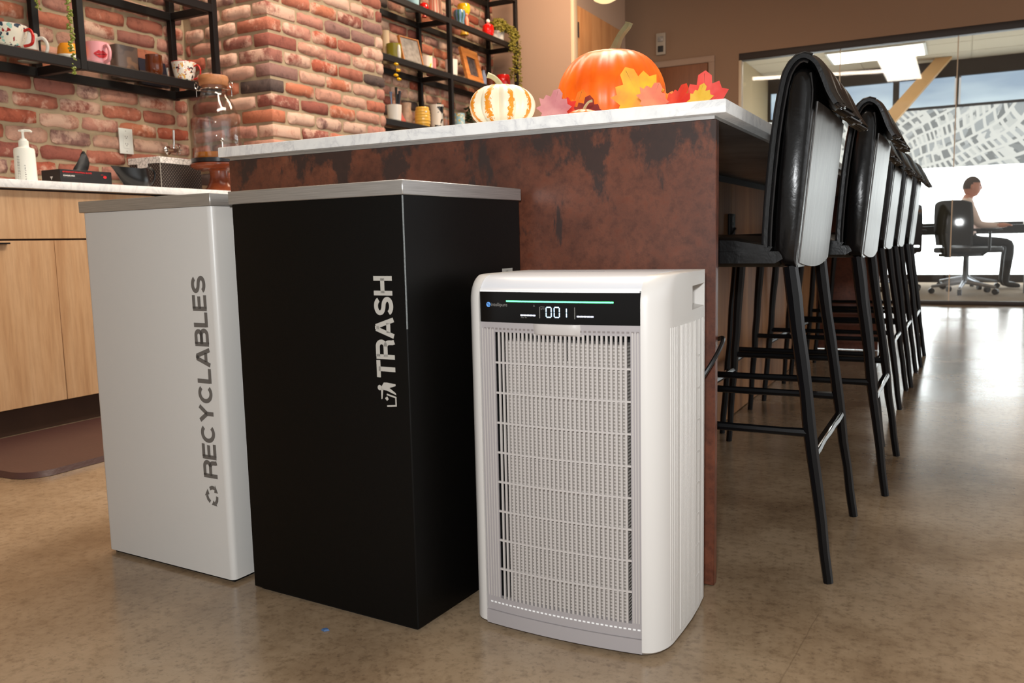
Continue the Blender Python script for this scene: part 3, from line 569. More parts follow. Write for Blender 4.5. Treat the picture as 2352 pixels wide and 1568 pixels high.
def stroke2d(bm, pts, hw, fn):
    n = len(pts); L, Rr = [], []
    for i, p in enumerate(pts):
        a = pts[max(i-1, 0)]; c = pts[min(i+1, n-1)]
        def nrm(u, v):
            dx, dy = v[0]-u[0], v[1]-u[1]; l = sqrt(dx*dx+dy*dy) or 1; return (-dy/l, dx/l)
        n1 = nrm(a, p) if i > 0 else nrm(p, c); n2 = nrm(p, c) if i < n-1 else n1
        mx, my = n1[0]+n2[0], n1[1]+n2[1]; l = sqrt(mx*mx+my*my) or 1; mx /= l; my /= l
        k = hw/max(.5, mx*n1[0]+my*n1[1]); L.append((p[0]+mx*k, p[1]+my*k)); Rr.append((p[0]-mx*k, p[1]-my*k))
    lv = [bm.verts.new(fn(*q)) for q in L]; rv = [bm.verts.new(fn(*q)) for q in Rr]
    for i in range(n-1): bm.faces.new((lv[i], lv[i+1], rv[i+1], rv[i]))
def poly2d(bm, pts, fn): bm.faces.new([bm.verts.new(fn(*p)) for p in pts])
def word(bm, text, x0, x1, fn, hw=.108, gap=.075):
    ws = [GL[c][0] for c in text]; tot = sum(ws)+gap*(len(text)-1); k = (x1-x0)/tot; x = x0
    for c, w in zip(text, ws):
        for st in GL[c][1]: stroke2d(bm, st, hw, lambda a, b, x=x: fn(x+a*k, b))
        x += (w+gap)*k
def trash_icon(bm, x0, s, fn):
    g = lambda a, b: fn(x0+a*s, b)
    poly2d(bm, [(.76+.115*cos(t*pi/8), .89+.115*sin(t*pi/8)) for t in range(16)], g)
    poly2d(bm, [(.80, .80), (.99, .66), (1.0, .50), (.96, .02), (.88, .02), (.78, .36), (.58, .02), (.50, .0), (.66, .50), (.68, .78)], g)
    poly2d(bm, [(.72, .82), (.72, .70), (.30, .76), (.27, .82)], g)
    stroke2d(bm, [(.0, .52), (.05, .03), (.40, .03), (.50, .52)], .035, g); poly2d(bm, [(.22, .52), (.33, .62), (.42, .50), (.30, .42)], g)
def recycle_icon(bm, x0, s, fn):
    for k in range(3):
        a0 = math.radians(90+120*k); g = lambda a, b: fn(x0+s*(.5+(a*cos(a0)-b*sin(a0))*.5), .47+(a*sin(a0)+b*cos(a0))*.5)
        stroke2d(bm, [(.36, .60), (.66, .36), (.80, .02)], .17, g)
        poly2d(bm, [(.42, -.10), (1.12, .10), (.66, -.58)], g)

# ------------------------------------------------------------------ waste bins
def waste_bin(name, label, x, y, yaw, w, dp, body, text, ink):
    t = thing(name, label, 'bin', (x, y, 0), yaw)     # origin: near right corner, body runs to -x and +y
    bm = bm_(); r = .012 if body == 'bin_white' else .003; pl = []
    for cx, cy, a0 in ((-r, dp-r, 0), (-w+r, dp-r, 90), (-w+r, r, 180), (-r, r, 270)):
        for k in range(7): a = math.radians(a0+k*15); pl.append((cx+r*cos(a), cy+r*sin(a)))
    prism(bm, pl, lambda a, b: (a, b, .008), lambda a, b: (a, b, .736)); mk('body', bm, body, t, smooth=35)
    mk('plinth', box(bm_(), -w+.01, -.01, .01, dp-.01, 0.0, .0079), 'black_gap', t, smooth=0)
    mk('lid', box(bm_(), -w-.004, .004, -.004, dp+.001, .7365, .760, .0012, 1), 'brushed_aluminium', t)
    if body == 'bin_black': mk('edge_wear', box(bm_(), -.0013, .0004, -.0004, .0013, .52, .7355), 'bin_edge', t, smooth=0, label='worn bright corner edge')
    ch = .039
    for face in (0, 1) if body == 'bin_black' else (0,):
        if face == 0: fn = lambda a, b: (-.028-b*ch, -.0004, a)
        else: fn = lambda a, b: (.0004, dp-.032-b*ch, a)
        bm = bm_()
        if text == 'TRASH': word(bm, text, .437, .606, fn); trash_icon(bm, .389, .040, fn)
        else: word(bm, text, .210, .606, fn); recycle_icon(bm, .152, .044, fn)
        mk('lettering', bm, ink, t, smooth=0)
    return t
waste_bin('trash_bin', 'tall black bin marked TRASH with brushed metal lid', -.7925, 1.1384, -.056, .3966, .369, 'bin_black', 'TRASH', 'print_silver')
waste_bin('recycling_bin', 'tall white bin marked RECYCLABLES with brushed metal lid', -1.2405, 1.1593, -.0449, .3934, .345, 'bin_white', 'RECYCLABLES', 'print_grey')

# ------------------------------------------------------------------ air purifier
pu = thing('air_purifier', 'white air purifier with slatted front grille and green-lit display', 'air purifier', (-.5605, 1.212, 0))
PH = .603; XI = .1395; XO = .175; RT = .042
def dyt(z):
    if z <= PH-RT: return 0.0
    q = min(1, (z-(PH-RT))/RT); return RT*(1-sqrt(max(0, 1-q*q)))
def bow(x): return -.009*(1-(x/XI)**2)+.003
def shell(s):
    bm = bmesh.new(); zs = [.006, .012, .05, .2, .35, .5, PH-RT] + [PH-RT+RT*sin(math.radians(a)) for a in (10, 20, 30, 40, 50, 60, 70, 80, 90)]
    outl = [(XI+(XO-XI)*sin(math.radians(a)), .060-.060*cos(math.radians(a))) for a in range(0, 91, 9)] + [(XO+.0015, .10), (XO+.002, .15), (XO, .20), (XO-.004, .247), (XI, .247)]
    rings = []
    for z in zs:
        d = dyt(z); ins = .006 if z < .01 else 0
        rings.append([bm.verts.new((s*(x if x <= XI else x-ins), y if y > .2 else d+(y+ins)*(1-(d+ins)/.25), z)) for x, y in outl])
    n = len(outl)
    for A, B in zip(rings, rings[1:]):
        for i in range(n): bm.faces.new((A[i], A[(i+1) % n], B[(i+1) % n], B[i]))
    bm.faces.new(rings[0]); bm.faces.new(rings[-1])
    bmesh.ops.recalc_face_normals(bm, faces=bm.faces[:]); return bm
for s in (-1, 1):
    sh = mk('side_shell', shell(s), 'purifier_white', pu, smooth=35)
    # carve the grip recess
    cut = mk('cut', prism(bm_(), [(.146, .538), (.238, .538), (.238, .577), (.146, .577)], lambda y, z: (s*.152, y+.004, z+.006), lambda y, z: (s*.2, y, z)), 'purifier_white', pu, smooth=0)
    bo = sh.modifiers.new('grip', 'BOOLEAN'); bo.operation = 'DIFFERENCE'; bo.object = cut; bo.solver = 'EXACT'
    bpy.context.view_layer.update(); dg = bpy.context.evaluated_depsgraph_get()
    nm = bpy.data.meshes.new_from_object(sh.evaluated_get(dg)); sh.modifiers.clear(); sh.data = nm
    nm.set_sharp_from_angle(angle=math.radians(35)); cm = cut.data; bpy.data.objects.remove(cut); bpy.data.meshes.remove(cm)
    for i in range(26):
        y = .043 + i*.0074
        if y > .244: break
        xo = (XI+(XO-XI)*sqrt(max(0, 1-((.06-y)/.06)**2))) if y < .06 else XO + (.0018 if .08 < y < .17 else (.0 if y < .2 else -.002))
        mk('rib', box(bm_(), s*(xo-.004) if s > 0 else -(xo+.0008), s*(xo+.0008) if s > 0 else -(xo-.004), y-.0022, y+.0022, .020, .522, .0008, 1), 'purifier_white', sh)
    for i in range(8):
        z = .075 + i*.055; mk('cross_rib', box(bm_(), *(sorted((s*(XO-.004), s*(XO+.0012)))), .130, .205, z-.0016, z+.0016), 'purifier_white', sh, smooth=0)
def strip(bm, x0, x1, z0, z1, y0, th, n=14, extra=0.0):
    f, bk = [], []
    for i in range(n+1):
        x = x0+(x1-x0)*i/n; y = bow(x)+y0
        f.append((bm.verts.new((x, y, z0)), bm.verts.new((x, y, z1)))); bk.append((bm.verts.new((x, y+th, z0)), bm.verts.new((x, y+th, z1))))
    for i in range(n):
        bm.faces.new((f[i][0], f[i+1][0], f[i+1][1], f[i][1])); bm.faces.new((bk[i][0], bk[i][1], bk[i+1][1], bk[i+1][0]))
        bm.faces.new((f[i][1], f[i+1][1], bk[i+1][1], bk[i][1])); bm.faces.new((f[i][0], bk[i][0], bk[i+1][0], f[i+1][0]))
    for e in (0, n): bm.faces.new((f[e][0], f[e][1], bk[e][1], bk[e][0]))
    return bm
mk('housing', box(bm_(), -XI, XI, .046, .246, .012, .578), 'black_gap', pu, smooth=0)
mk('foot', box(bm_(), -.145, .145, .055, .22, 0, .0059), 'black_gap', pu, smooth=0)
bm = bmesh.new(); prof = [(.0, .5805)] + [(dyt(z), z) for z in [PH-RT+.018+ (RT-.018)*i/8 for i in range(1, 9)]] + [(.10, PH+.001), (.246, PH), (.246, .5785), (.006, .5785)]
rows = []
for i in range(15):
    x = -XI+2*XI*i/14; bw = bow(x); rows.append([bm.verts.new((x, y+bw*(1-min(1, y/.12)), z)) for y, z in prof])
for A, B in zip(rows, rows[1:]):
    for j in range(len(prof)): k = (j+1) % len(prof); bm.faces.new((A[j], A[k], B[k], B[j]))
bm.faces.new(rows[0]); bm.faces.new(rows[-1]); tc_ = mk('top_cover', bm, 'purifier_top', pu, smooth=50)
mk('top_mark', box(bm_(), -.03, .03, .13, .133, PH+.0002, PH+.0012), 'purifier_grey', tc_, smooth=0)
mk('trim_strip', strip(bm_(), -XI+.002, XI-.002, .5775, .5803, -.001, .01), 'purifier_bright', pu)
mk('display_panel', strip(bm_(), -.1385, .1385, .5285, .5772, .0005, .012), 'display_black', pu); dp_ = pu.children[-1]
yD = lambda x: bow(x)-.0002
def flat(bm, x0, x1, z0, z1, n=1):
    for i in range(n):
        a = x0+(x1-x0)*i/n; b_ = x0+(x1-x0)*(i+1)/n
        bm.faces.new([bm.verts.new((x, yD(x), z)) for x, z in ((a, z0), (b_, z0), (b_, z1), (a, z1))])
bm = bm_(); flat(bm, -.0865, .0975, .5615, .5638, 12); mk('green_light_bar', bm, 'led_green', dp_, smooth=0)
bm = bm_()
def seg7(bm, x, z, w, h, on):
    t = .0016; g = .0006
    S = {'a': (x+t, x+w-t, z+h-t, z+h), 'd': (x+t, x+w-t, z, z+t), 'g': (x+t, x+w-t, z+h/2-t/2, z+h/2+t/2), 'f': (x, x+t, z+h/2+g, z+h-t), 'b': (x+w-t, x+w, z+h/2+g, z+h-t), 'e': (x, x+t, z+t, z+h/2-g), 'c': (x+w-t, x+w, z+t, z+h/2-g)}
    for k in on: flat(bm, *S[k])
seg7(bm, -.0145, .5375, .0105, .0175, 'abcdef'); seg7(bm, -.0005, .5375, .0105, .0175, 'abcdef'); seg7(bm, .0125, .5375, .0095, .0165, 'bc')
mk('readout', bm, 'led_white', dp_, smooth=0)
bm = bm_(); flat(bm, -.0256, -.0246, .5365, .5545); flat(bm, .0345, .0355, .5365, .5545); mk('divider_lines', bm, 'logo_grey', dp_, smooth=0)
bm = bm_()
for x0 in (-.0600, .0385):
    for i in range(5): flat(bm, x0+i*.0056, x0+i*.0056+.0047, .5395, .5415)
mk('level_bars', bm, 'led_bar', dp_, smooth=0)
# logo: leaf disc and small wordmark
bm = bm_(); g = lambda x, z: (x, yD(x), z)
poly2d(bm, [(-.1212+.0042*cos(t*pi/8), .5565+.0042*sin(t*pi/8)) for t in range(16)], g); mk('logo_disc', bm, 'logo_blue', dp_, smooth=0)
bm = bm_()
for k in (-1, 1): stroke2d(bm, [(-.1238+k*.0012, .5595), (-.1212+k*.001, .5567), (-.1188+k*.0014, .5535)], .00035, lambda x, z: (x, yD(x)-.0002, z))
mk('logo_mark', bm, 'display_black', dp_, smooth=0)
def tinytext(txt, size, x, z, mt, par, ypos):
    cu = bpy.data.curves.new('wordmark', 'FONT'); cu.body = txt; cu.size = size; o = bpy.data.objects.new('wordmark', cu); COL.objects.link(o)
    bpy.context.view_layer.update(); me = bpy.data.meshes.new_from_object(o.evaluated_get(bpy.context.evaluated_depsgraph_get())); bpy.data.objects.remove(o); bpy.data.curves.remove(cu)
    for v in me.vertices: v.co = Vector((x+v.co.x, ypos(x+v.co.x), z+v.co.y))
    me.materials.clear(); me.materials.append(MATS[mt]); n = bpy.data.objects.new('wordmark', me); COL.objects.link(n); n.parent = par; return n
tinytext('intellipure', .0078, -.1160, .5542, 'logo_grey', dp_, yD); tinytext('A', .0045, -.0365, .5545, 'logo_grey', dp_, yD); tinytext('Filter life', .0030, -.0590, .5362, 'logo_grey', dp_, yD); tinytext('PM2.5', .0028, -.0235, .5535, 'logo_grey', dp_, yD); tinytext('ug/m3', .0028, -.0235, .5508, 'logo_grey', dp_, yD)
gr = mk('front_grille', strip(bm_(), -.1385, .1385, .5115, .5275, .001, .010), 'purifier_grey', pu)
mk('bottom_frame', strip(bm_(), -.1385, .1385, .032, .0555, .001, .010), 'purifier_grey', gr)
mk('side_frame', strip(bm_(), -.1385, -.1110, .0555, .5115, .001, .003, 4), 'purifier_grey', gr); mk('side_frame', strip(bm_(), .1228, .1385, .0555, .5115, .001, .003, 4), 'purifier_grey', gr)
bm = bm_()
for x in [-.135+i*.0052 for i in range(5)] + [.1262+i*.0042 for i in range(3)]: strip(bm, x-.001, x+.001, .057, .517, .0002, .002, 1)
mk('frame_ridges', bm, 'purifier_slat', gr, smooth=0, kind='stuff')
NS = 31; x0, x1 = -.1110, .1228; pt = (x1-x0)/NS
for i in range(1, NS):
    x = x0+i*pt; mk('slat', strip(bm_(), x-.0017, x+.0017, .054, .513, .0012, .003, 1), 'purifier_slat', gr, smooth=0)
for i in range(8):
    z = .5115-.0505*(i+1); mk('cross_bar', strip(bm_(), x0, x1, z-.0016, z+.0016, .0010, .003), 'purifier_slat', gr)
bm = bm_()
for i in range(-3, NS+2):
    x = x0+(i+.5)*pt
    if -.134 < x < .135: strip(bm, x-.0022, x+.0022, .0452, .0475, .0004, .002, 1)
mk('bottom_dashes', bm, 'purifier_bright', gr, smooth=0, kind='stuff')
bm = bm_()
for i in range(-3, NS+2):
    x = x0+(i+.5)*pt
    if -.134 < x < .135: strip(bm, x-.0021, x+.0021, .5155, .5185, .0006, .002, 1)
mk('top_notches', bm, 'notch_grey', gr, smooth=0, kind='stuff')
bm = bm_(); mt_ = []
for i in range(13):
    x = -.040+.086*i/12; e = (1-abs(2*i/12-1)**6); rows_ = []
    mt_.append([bm.verts.new((x, bow(x)+.003-yy*e, z)) for yy, z in ((0, .5275), (.008, .5275), (.0095, .522), (.006, .511), (0, .5085))])
for A, B in zip(mt_, mt_[1:]):
    for j in range(5): bm.faces.new((A[j], A[(j+1) % 5], B[(j+1) % 5], B[j]))
bm.faces.new(mt_[0]); bm.faces.new(mt_[-1]); mk('pull_tab', bm, 'purifier_slat', gr)
bm = bm_(); box(bm, -.0955, .0085, .0082, .044, .050, .497); box(bm, .0165, .1145, .0082, .044, .050, .497); box(bm, .0085, .0165, .0082, .044, .050, .468); mk('filter', bm, 'filter_pleats', pu, smooth=0)
mk('base_strip', strip(bm_(), -XI, XI, .008, .0315, -.0015, .03), 'purifier_grey', pu)
pc = mk('power_cord', tube(bm_(), smoothpath([(-.46, 1.470, .335), (-.43, 1.488, .37), (-.405, 1.500, .405), (-.384, 1.524, .447), (-.381, 1.555, .470), (-.40, 1.590, .466), (-.46, 1.66, .44), (-.56, 1.9, .40), (-.66, 2.5, .5), (-.707, 3.0, .66), (-.704, 3.037, .684)], 6), .0042, 8), 'cable_black'); tag(pc, 'black power cord looping round the edge of the rusted panel', 'cord')

# ------------------------------------------------------------------ bar stools
def hammered(bm, p0, p1, r0, r1, n=9, seed=0, jit=.0016):
    rnd = random.Random(seed); p0, p1 = Vector(p0), Vector(p1); pts = []; rs = []
    for i in range(n+1):
        t = i/n; p = p0.lerp(p1, t); j = jit if 0 < i < n else 0
        pts.append(p+Vector((rnd.uniform(-j, j), rnd.uniform(-j, j), 0))); rs.append((r0+(r1-r0)*t)*rnd.uniform(.93, 1.07))
    return tube(bm, pts, rs, 8)
def sweep_y(bm, prof, ys, scale=None):
    """closed profile (x,z) swept through the y stations; scale(y) insets the section towards the ends for a padded look"""
    x_, z_ = [p[0] for p in prof], [p[1] for p in prof]; cx = (min(x_)+max(x_))/2; cz = (min(z_)+max(z_))/2; hx = max(x_)-cx; hz = max(z_)-cz; rows = []
    for y in ys:
        d = scale(y) if scale else 0; kx = max(.3, 1-d/hx); kz = max(.3, 1-d/hz); rows.append([bm.verts.new((cx+(x-cx)*kx, y, cz+(z-cz)*kz)) for x, z in prof])
    for A, B in zip(rows, rows[1:]):
        for j in range(len(prof)): q = (j+1) % len(prof); bm.faces.new((A[j], A[q], B[q], B[j]))
    bm.faces.new(rows[0]); bm.faces.new(rows[-1]); return rows
def slab(path, th):
    out, inn = [], []
    for i, p in enumerate(path):
        a, c = path[max(i-1, 0)], path[min(i+1, len(path)-1)]; dx, dz = c[0]-a[0], c[1]-a[1]; l = sqrt(dx*dx+dz*dz)
        nx, nz = -dz/l, dx/l; out.append((p[0]+nx*th/2, p[1]+nz*th/2)); inn.append((p[0]-nx*th/2, p[1]-nz*th/2))
    return out, inn
def make_stool():
    # local frame: rear-leg feet at x=0, near side y=0, stool faces -x
    t = thing('bar_stool', 'x', 'stool', (0, 0, 0)); X0 = .2
    px = lambda x: x+X0
    for i, (a, b_) in enumerate((((0, 0, 0), (-.083, .022, .60)), ((0, .43, 0), (-.083, .408, .60)), ((-.495, .0, 0), (-.455, .022, .60)), ((-.495, .43, 0), (-.455, .408, .60)))):
        mk('leg', hammered(bm_(), a, b_, .0095, .0145, 10, i), 'stool_metal', t, smooth=25)
    mk('stretcher', hammered(bm_(), (-.47, .010, .285), (-.045, .010, .285), .0085, .0085, 9, 11), 'stool_metal', t, smooth=25)
    mk('stretcher', hammered(bm_(), (-.47, .42, .285), (-.045, .42, .285), .0085, .0085, 9, 12), 'stool_metal', t, smooth=25)
    for x, z, sd in ((-.034, .243, 13), (-.480, .235, 14)):
        f = mk('footrest', hammered(bm_(), (x, .008, z), (x, .422, z), .0095, .0095, 9, sd), 'stool_metal', t, smooth=25)
        mk('worn_top', box(bm_(), x-.006, x+.006, .03, .40, z+.0075, z+.0112, .0015, 1), 'chrome', f, label='worn bright metal top')
    ys = [.0, .012, .03, .12, .215, .31, .40, .418, .43]; sc = lambda y: .008 if y in (.0, .43) else (.002 if y in (.012, .418) else 0.0)
    ap_ = [(px(-.665), .600), (px(-.30), .598), (px(-.285), .612), (px(-.290), .636), (px(-.665), .637), (px(-.676), .615)]
    bm = bm_(); sweep_y(bm, ap_, [y*1.0 for y in ys], sc); mk('seat', bm, 'black_leather', t, smooth=45)
    top = [(px(-.672), .628), (px(-.66), .624), (px(-.40), .622), (px(-.310), .620), (px(-.304), .634), (px(-.38), .655), (px(-.52), .663), (px(-.64), .661), (px(-.677), .648)]
    bm = bm_(); sweep_y(bm, top, ys, sc); sc_ = mk('seat_cushion', bm, 'black_leather', t, smooth=50)
    for y in (.004, .426): mk('piping', tube(bm_(), smoothpath([(px(-.672), y, .636), (px(-.52), y, .640), (px(-.42), y, .640), (px(-.345), y, .632), (px(-.30), y, .626), (px(-.292), y, .634)], 4), .0028, 6), 'piping', sc_)
    # backrest: padded core, rear panel greyed for window sheen, front slab folding over the top into a rear flap
    core = [(px(-.314), .618), (px(-.296), .600), (px(-.270), .597), (px(-.262), .68), (px(-.254), .768), (px(-.242), .892), (px(-.240), .925), (px(-.243), .944), (px(-.252), .957), (px(-.265), .961), (px(-.278), .955), (px(-.288), .930), (px(-.299), .85), (px(-.308), .76), (px(-.313), .68)]
    bm = bm_(); sweep_y(bm, core, [-.002, .003, .012, .03, .12, .215, .31, .40, .418, .427, .432], lambda y: .016 if y in (-.002, .432) else (.007 if y in (.003, .427) else (.002 if y in (.012, .418) else 0.0))); bk = mk('backrest', bm, 'black_leather', t, smooth=50)
    for xx, zt in ((0, .90), (.036, .905)):
        for y in (.006, .424): mk('piping', tube(bm_(), smoothpath([(px(-.308)+xx, y, .612-xx*.2), (px(-.302)+xx, y, .70), (px(-.294)+xx, y, .80), (px(-.283)+xx, y, .90), (px(-.272)+xx*.6, y, .948)], 4), .0024, 6), 'piping', bk)
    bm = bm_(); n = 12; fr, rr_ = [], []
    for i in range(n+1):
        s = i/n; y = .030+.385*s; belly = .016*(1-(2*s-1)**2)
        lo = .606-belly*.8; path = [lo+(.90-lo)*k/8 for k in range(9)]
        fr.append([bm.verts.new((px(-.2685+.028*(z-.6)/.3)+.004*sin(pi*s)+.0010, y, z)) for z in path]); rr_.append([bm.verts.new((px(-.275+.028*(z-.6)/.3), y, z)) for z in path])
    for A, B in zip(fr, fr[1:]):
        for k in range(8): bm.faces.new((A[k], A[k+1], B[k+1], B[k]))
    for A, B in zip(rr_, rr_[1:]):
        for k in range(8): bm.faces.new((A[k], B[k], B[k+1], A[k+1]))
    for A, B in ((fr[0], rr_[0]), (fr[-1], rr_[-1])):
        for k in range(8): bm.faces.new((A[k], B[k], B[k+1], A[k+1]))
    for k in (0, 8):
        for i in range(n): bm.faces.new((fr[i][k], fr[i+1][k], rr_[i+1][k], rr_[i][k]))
    mk('back_panel', bm, 'sheen_grey_leather', bk, smooth=50, label='leather rear panel with window reflection in its grey colour')
    path = [(px(x), z) for x, z in ((-.324, .636), (-.323, .68), (-.317, .77), (-.308, .86), (-.297, .93), (-.287, .959), (-.272, .975), (-.256, .976), (-.240, .963), (-.229, .939), (-.219, .912), (-.207, .890))]
    pp = [(p.x, p.y) for p in smoothpath([Vector((a, b_, 0)) for a, b_ in path], 3)]
    o_, i_ = slab(pp, .020); NP = len(pp); bm = bm_(); rows = []; YS = 22; rnd = random.Random(5)
    for s in range(YS+1):
        y = -.004+.438*s/YS; ed = min(s, YS-s); k = (.35, .8, 1.0)[min(ed, 2)]; row = []
        for j in range(NP):
            fl = max(0, (j/(NP-1)-.72)/.28); wob = fl*(.007*sin(y*52)+.005*sin(y*97+1)); mx = ((o_[j][0]+i_[j][0])/2, (o_[j][1]+i_[j][1])/2)
            sag = -fl*.020*sin(pi*s/YS)*0
            row.append([(mx[0]+(q[0]-mx[0])*k+wob, y, mx[1]+(q[1]-mx[1])*k-wob*.6+sag) for q in (o_[j], i_[j])])
        rows.append([bm.verts.new(r[0]) for r in row] + [bm.verts.new(r[1]) for r in reversed(row)])
    for A, B in zip(rows, rows[1:]):
        for j in range(2*NP): q = (j+1) % (2*NP); bm.faces.new((A[j], A[q], B[q], B[j]))
    bm.faces.new(rows[0]); bm.faces.new(rows[-1]); wr = mk('folded_cover', bm, 'black_leather', t, smooth=55)
    for y in (.006, .424):
        for off in (o_, i_): mk('piping', tube(bm_(), [(p_[0]+(q[0]-p_[0])*.72, y, p_[1]+(q[1]-p_[1])*.72) for p_, q in list(zip(pp, off))[:int(NP*.72):2]], .0026, 6), 'piping', wr)
    bm = bm_()
    for kx in (0, .006): tube(bm, [(pp[-1][0]+.007*sin(y*52)+.005*sin(y*97+1)+kx, y, pp[-1][1]-(.007*sin(y*52)+.005*sin(y*97+1))*.6-.001) for y in [-.003+.436*i/40 for i in range(41)]], .0026, 6)
    mk('flap_hem', bm, 'piping', wr)
    return t
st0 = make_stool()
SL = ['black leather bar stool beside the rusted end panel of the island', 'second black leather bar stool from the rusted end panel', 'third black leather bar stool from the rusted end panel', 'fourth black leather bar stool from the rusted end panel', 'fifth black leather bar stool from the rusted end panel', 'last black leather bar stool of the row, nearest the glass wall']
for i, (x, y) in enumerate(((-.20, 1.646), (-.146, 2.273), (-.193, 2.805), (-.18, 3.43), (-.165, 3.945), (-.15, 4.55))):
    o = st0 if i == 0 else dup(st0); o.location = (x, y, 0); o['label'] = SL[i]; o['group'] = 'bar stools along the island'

# ------------------------------------------------------------------ pumpkins and autumn leaves on the island
def pumpkin(name, label, loc, R_, H_, lobes, depth, mt, stem_pts, stem_r, smt, rz=0.0, fl=1.0):
    t = thing(name, label, 'pumpkin', loc, rz); bm = bmesh.new(); nu, nv = 96, 28; rings = []
    for j in range(nv+1):
        ph = pi*j/nv; ring = []
        r = sin(ph)**.86; z = -cos(ph); dip = .16*math.exp(-(sin(ph)/.28)**2)*(1 if z > 0 else .7)
        zz = (z*(1-dip)+1)*H_/2*(1.0)
        for i in range(nu):
            a = 2*pi*i/nu; rib = 1-depth*(abs(cos(a*lobes/2+.3))**7)*(.35+.65*sin(ph))+.012*sin(3*a+1)
            ring.append(bm.verts.new((R_*r*rib*cos(a), R_*r*rib*sin(a)*fl, zz-.08*H_*.5*0)))
        if j in (0, nv): 
            for v in ring[1:]: bm.verts.remove(v)
            ring = [ring[0]]; ring[0].co.x = ring[0].co.y = 0
        rings.append(ring)
    for A, B in zip(rings, rings[1:]):
        for i in range(nu):
            k = (i+1) % nu
            if len(A) == 1: bm.faces.new((A[0], B[i], B[k]))
            elif len(B) == 1: bm.faces.new((A[i], A[k], B[0]))
            else: bm.faces.new((A[i], A[k], B[k], B[i]))
    zmin = min(v.co.z for v in bm.verts); bmesh.ops.translate(bm, vec=(0, 0, -zmin+.0005), verts=bm.verts[:])
    mk('shell', bm, mt, t, smooth=60)
    b2 = bm_(); P = smoothpath(stem_pts, 5); n = 10; rings = []
    tube(b2, P, [stem_r*(1.35-.55*min(1, 2.2*i/(len(P)-1)))+(.12*stem_r if i > len(P)-3 else 0) for i in range(len(P))], 10)
    for i, v in enumerate(b2.verts): 
        if i % 2: c = P[min(i//10, len(P)-1)]; v.co = c+(v.co-c)*.78
    mk('stem', b2, smt, t, smooth=25); return t
pumpkin('orange_pumpkin', 'large round orange pumpkin with tall green stem on the marble island', (-.806, 2.1, IT), .139, .250, 20, .035, 'orange_pumpkin', [(.0, 0, .215), (.012, 0, .240), (.026, 0, .268), (.046, .0, .290), (.050, 0, .298)], .0125, 'stem_green')
pumpkin('white_striped_pumpkin', 'small cream pumpkin with orange stripes on the marble edge', (-.866, 1.62, IT), .0700, .092, 9, .20, 'white_pumpkin', [(.0, 0, .074), (-.006, 0, .092), (-.016, -.004, .103), (-.028, -.008, .108)], .0072, 'stem_pale', .25)
pumpkin('mini_orange_gourd', 'tiny orange gourd with pale stem half hidden behind the marble edge', (-.704, 1.675, IT), .034, .030, 8, .10, 'orange_pumpkin', [(0, 0, .022), (.004, 0, .034), (.012, 0, .043), (.020, 0, .045)], .0034, 'stem_pale')
MAPLE = [(0, -.48), (.09, -.36), (.30, -.38), (.28, -.22), (.46, -.12), (.36, .0), (.46, .20), (.33, .22), (.28, .36), (.15, .30), (.14, .46), (.02, .56), (-.12, .48), (-.15, .30), (-.29, .34), (-.33, .20), (-.45, .22), (-.36, .0), (-.47, -.10), (-.28, -.22), (-.29, -.38), (-.08, -.36)]
def leaf(label, c, s, rot, mt, curl=.5, wid=1.0):
    bm = bmesh.new(); cv = bm.verts.new((0, 0, 0)); ring = []; mid_ = []
    def bend(x, y): return (x*s*wid, y*s, s*curl*(-(x*x)*.9+.25*y*y+.06*sin(9*x+4*y)))
    for x, y in MAPLE: mid_.append(bm.verts.new(bend(x*.5, y*.5))); ring.append(bm.verts.new(bend(x, y)))
    n = len(ring)
    for i in range(n):
        j = (i+1) % n; bm.faces.new((cv, mid_[i], mid_[j])); bm.faces.new((mid_[i], ring[i], ring[j], mid_[j]))
    ex = bmesh.ops.extrude_face_region(bm, geom=bm.faces[:]); vs = [e for e in ex['geom'] if isinstance(e, bmesh.types.BMVert)]; bmesh.ops.translate(bm, vec=(0, 0, .0006), verts=vs)
    t = thing('autumn_leaf', label, 'leaf', c, 0, 'autumn leaves on the island'); E_ = Euler([math.radians(a) for a in rot])
    zmin = min((E_.to_matrix() @ v.co).z for v in bm.verts)
    t.location.z = IT - zmin + .002
    mk('blade', bm, mt, t, smooth=60, rot=E_)
    b2 = bm_(); tube(b2, [bend(0, y) for y in (-.5, -.3, -.1, .1, .3, .5)], .0006, 4)
    for k in (-1, 1):
        tube(b2, [bend(0, -.15), bend(k*.2, .0), bend(k*.38, .16)], .0005, 4); tube(b2, [bend(0, -.25), bend(k*.2, -.2), bend(k*.40, -.14)], .0005, 4)
    mk('veins', b2, 'vein', t, rot=E_)
    return t
leaf('yellow and salmon oak-like leaf leaning on the orange pumpkin', (-.600, 1.72, 0), .115, (78, -26, 22), 'leaf_yellow', .30)
leaf('salmon leaf tip lying below the yellow leaf by the orange pumpkin', (-.545, 1.65, 0), .072, (62, 25, 30), 'leaf_salmon', .35)
leaf('bright red leaf tucked under the orange pumpkin beside the yellow leaf', (-.60, 1.88, 0), .090, (65, 8, 40), 'leaf_red', .4)
leaf('orange curled leaf bridging the pumpkin and the crimson leaf', (-.556, 1.80, 0), .100, (62, 48, 25), 'leaf_orange', .6, .7)
leaf('dark red leaf under the orange curled leaf', (-.522, 1.73, 0), .075, (66, 20, -20), 'leaf_red', .4)
leaf('large crimson leaf standing up near the corner of the marble', (-.500, 1.86, 0), .110, (82, 0, 8), 'leaf_crimson', .4)
leaf('small gold leaf in front of the crimson leaf at the marble corner', (-.462, 1.68, 0), .058, (70, 10, -15), 'leaf_gold', .4)
leaf('mauve pink leaf beside the small striped pumpkin', (-.764, 1.66, 0), .078, (70, 14, 25), 'leaf_mauve', .35)
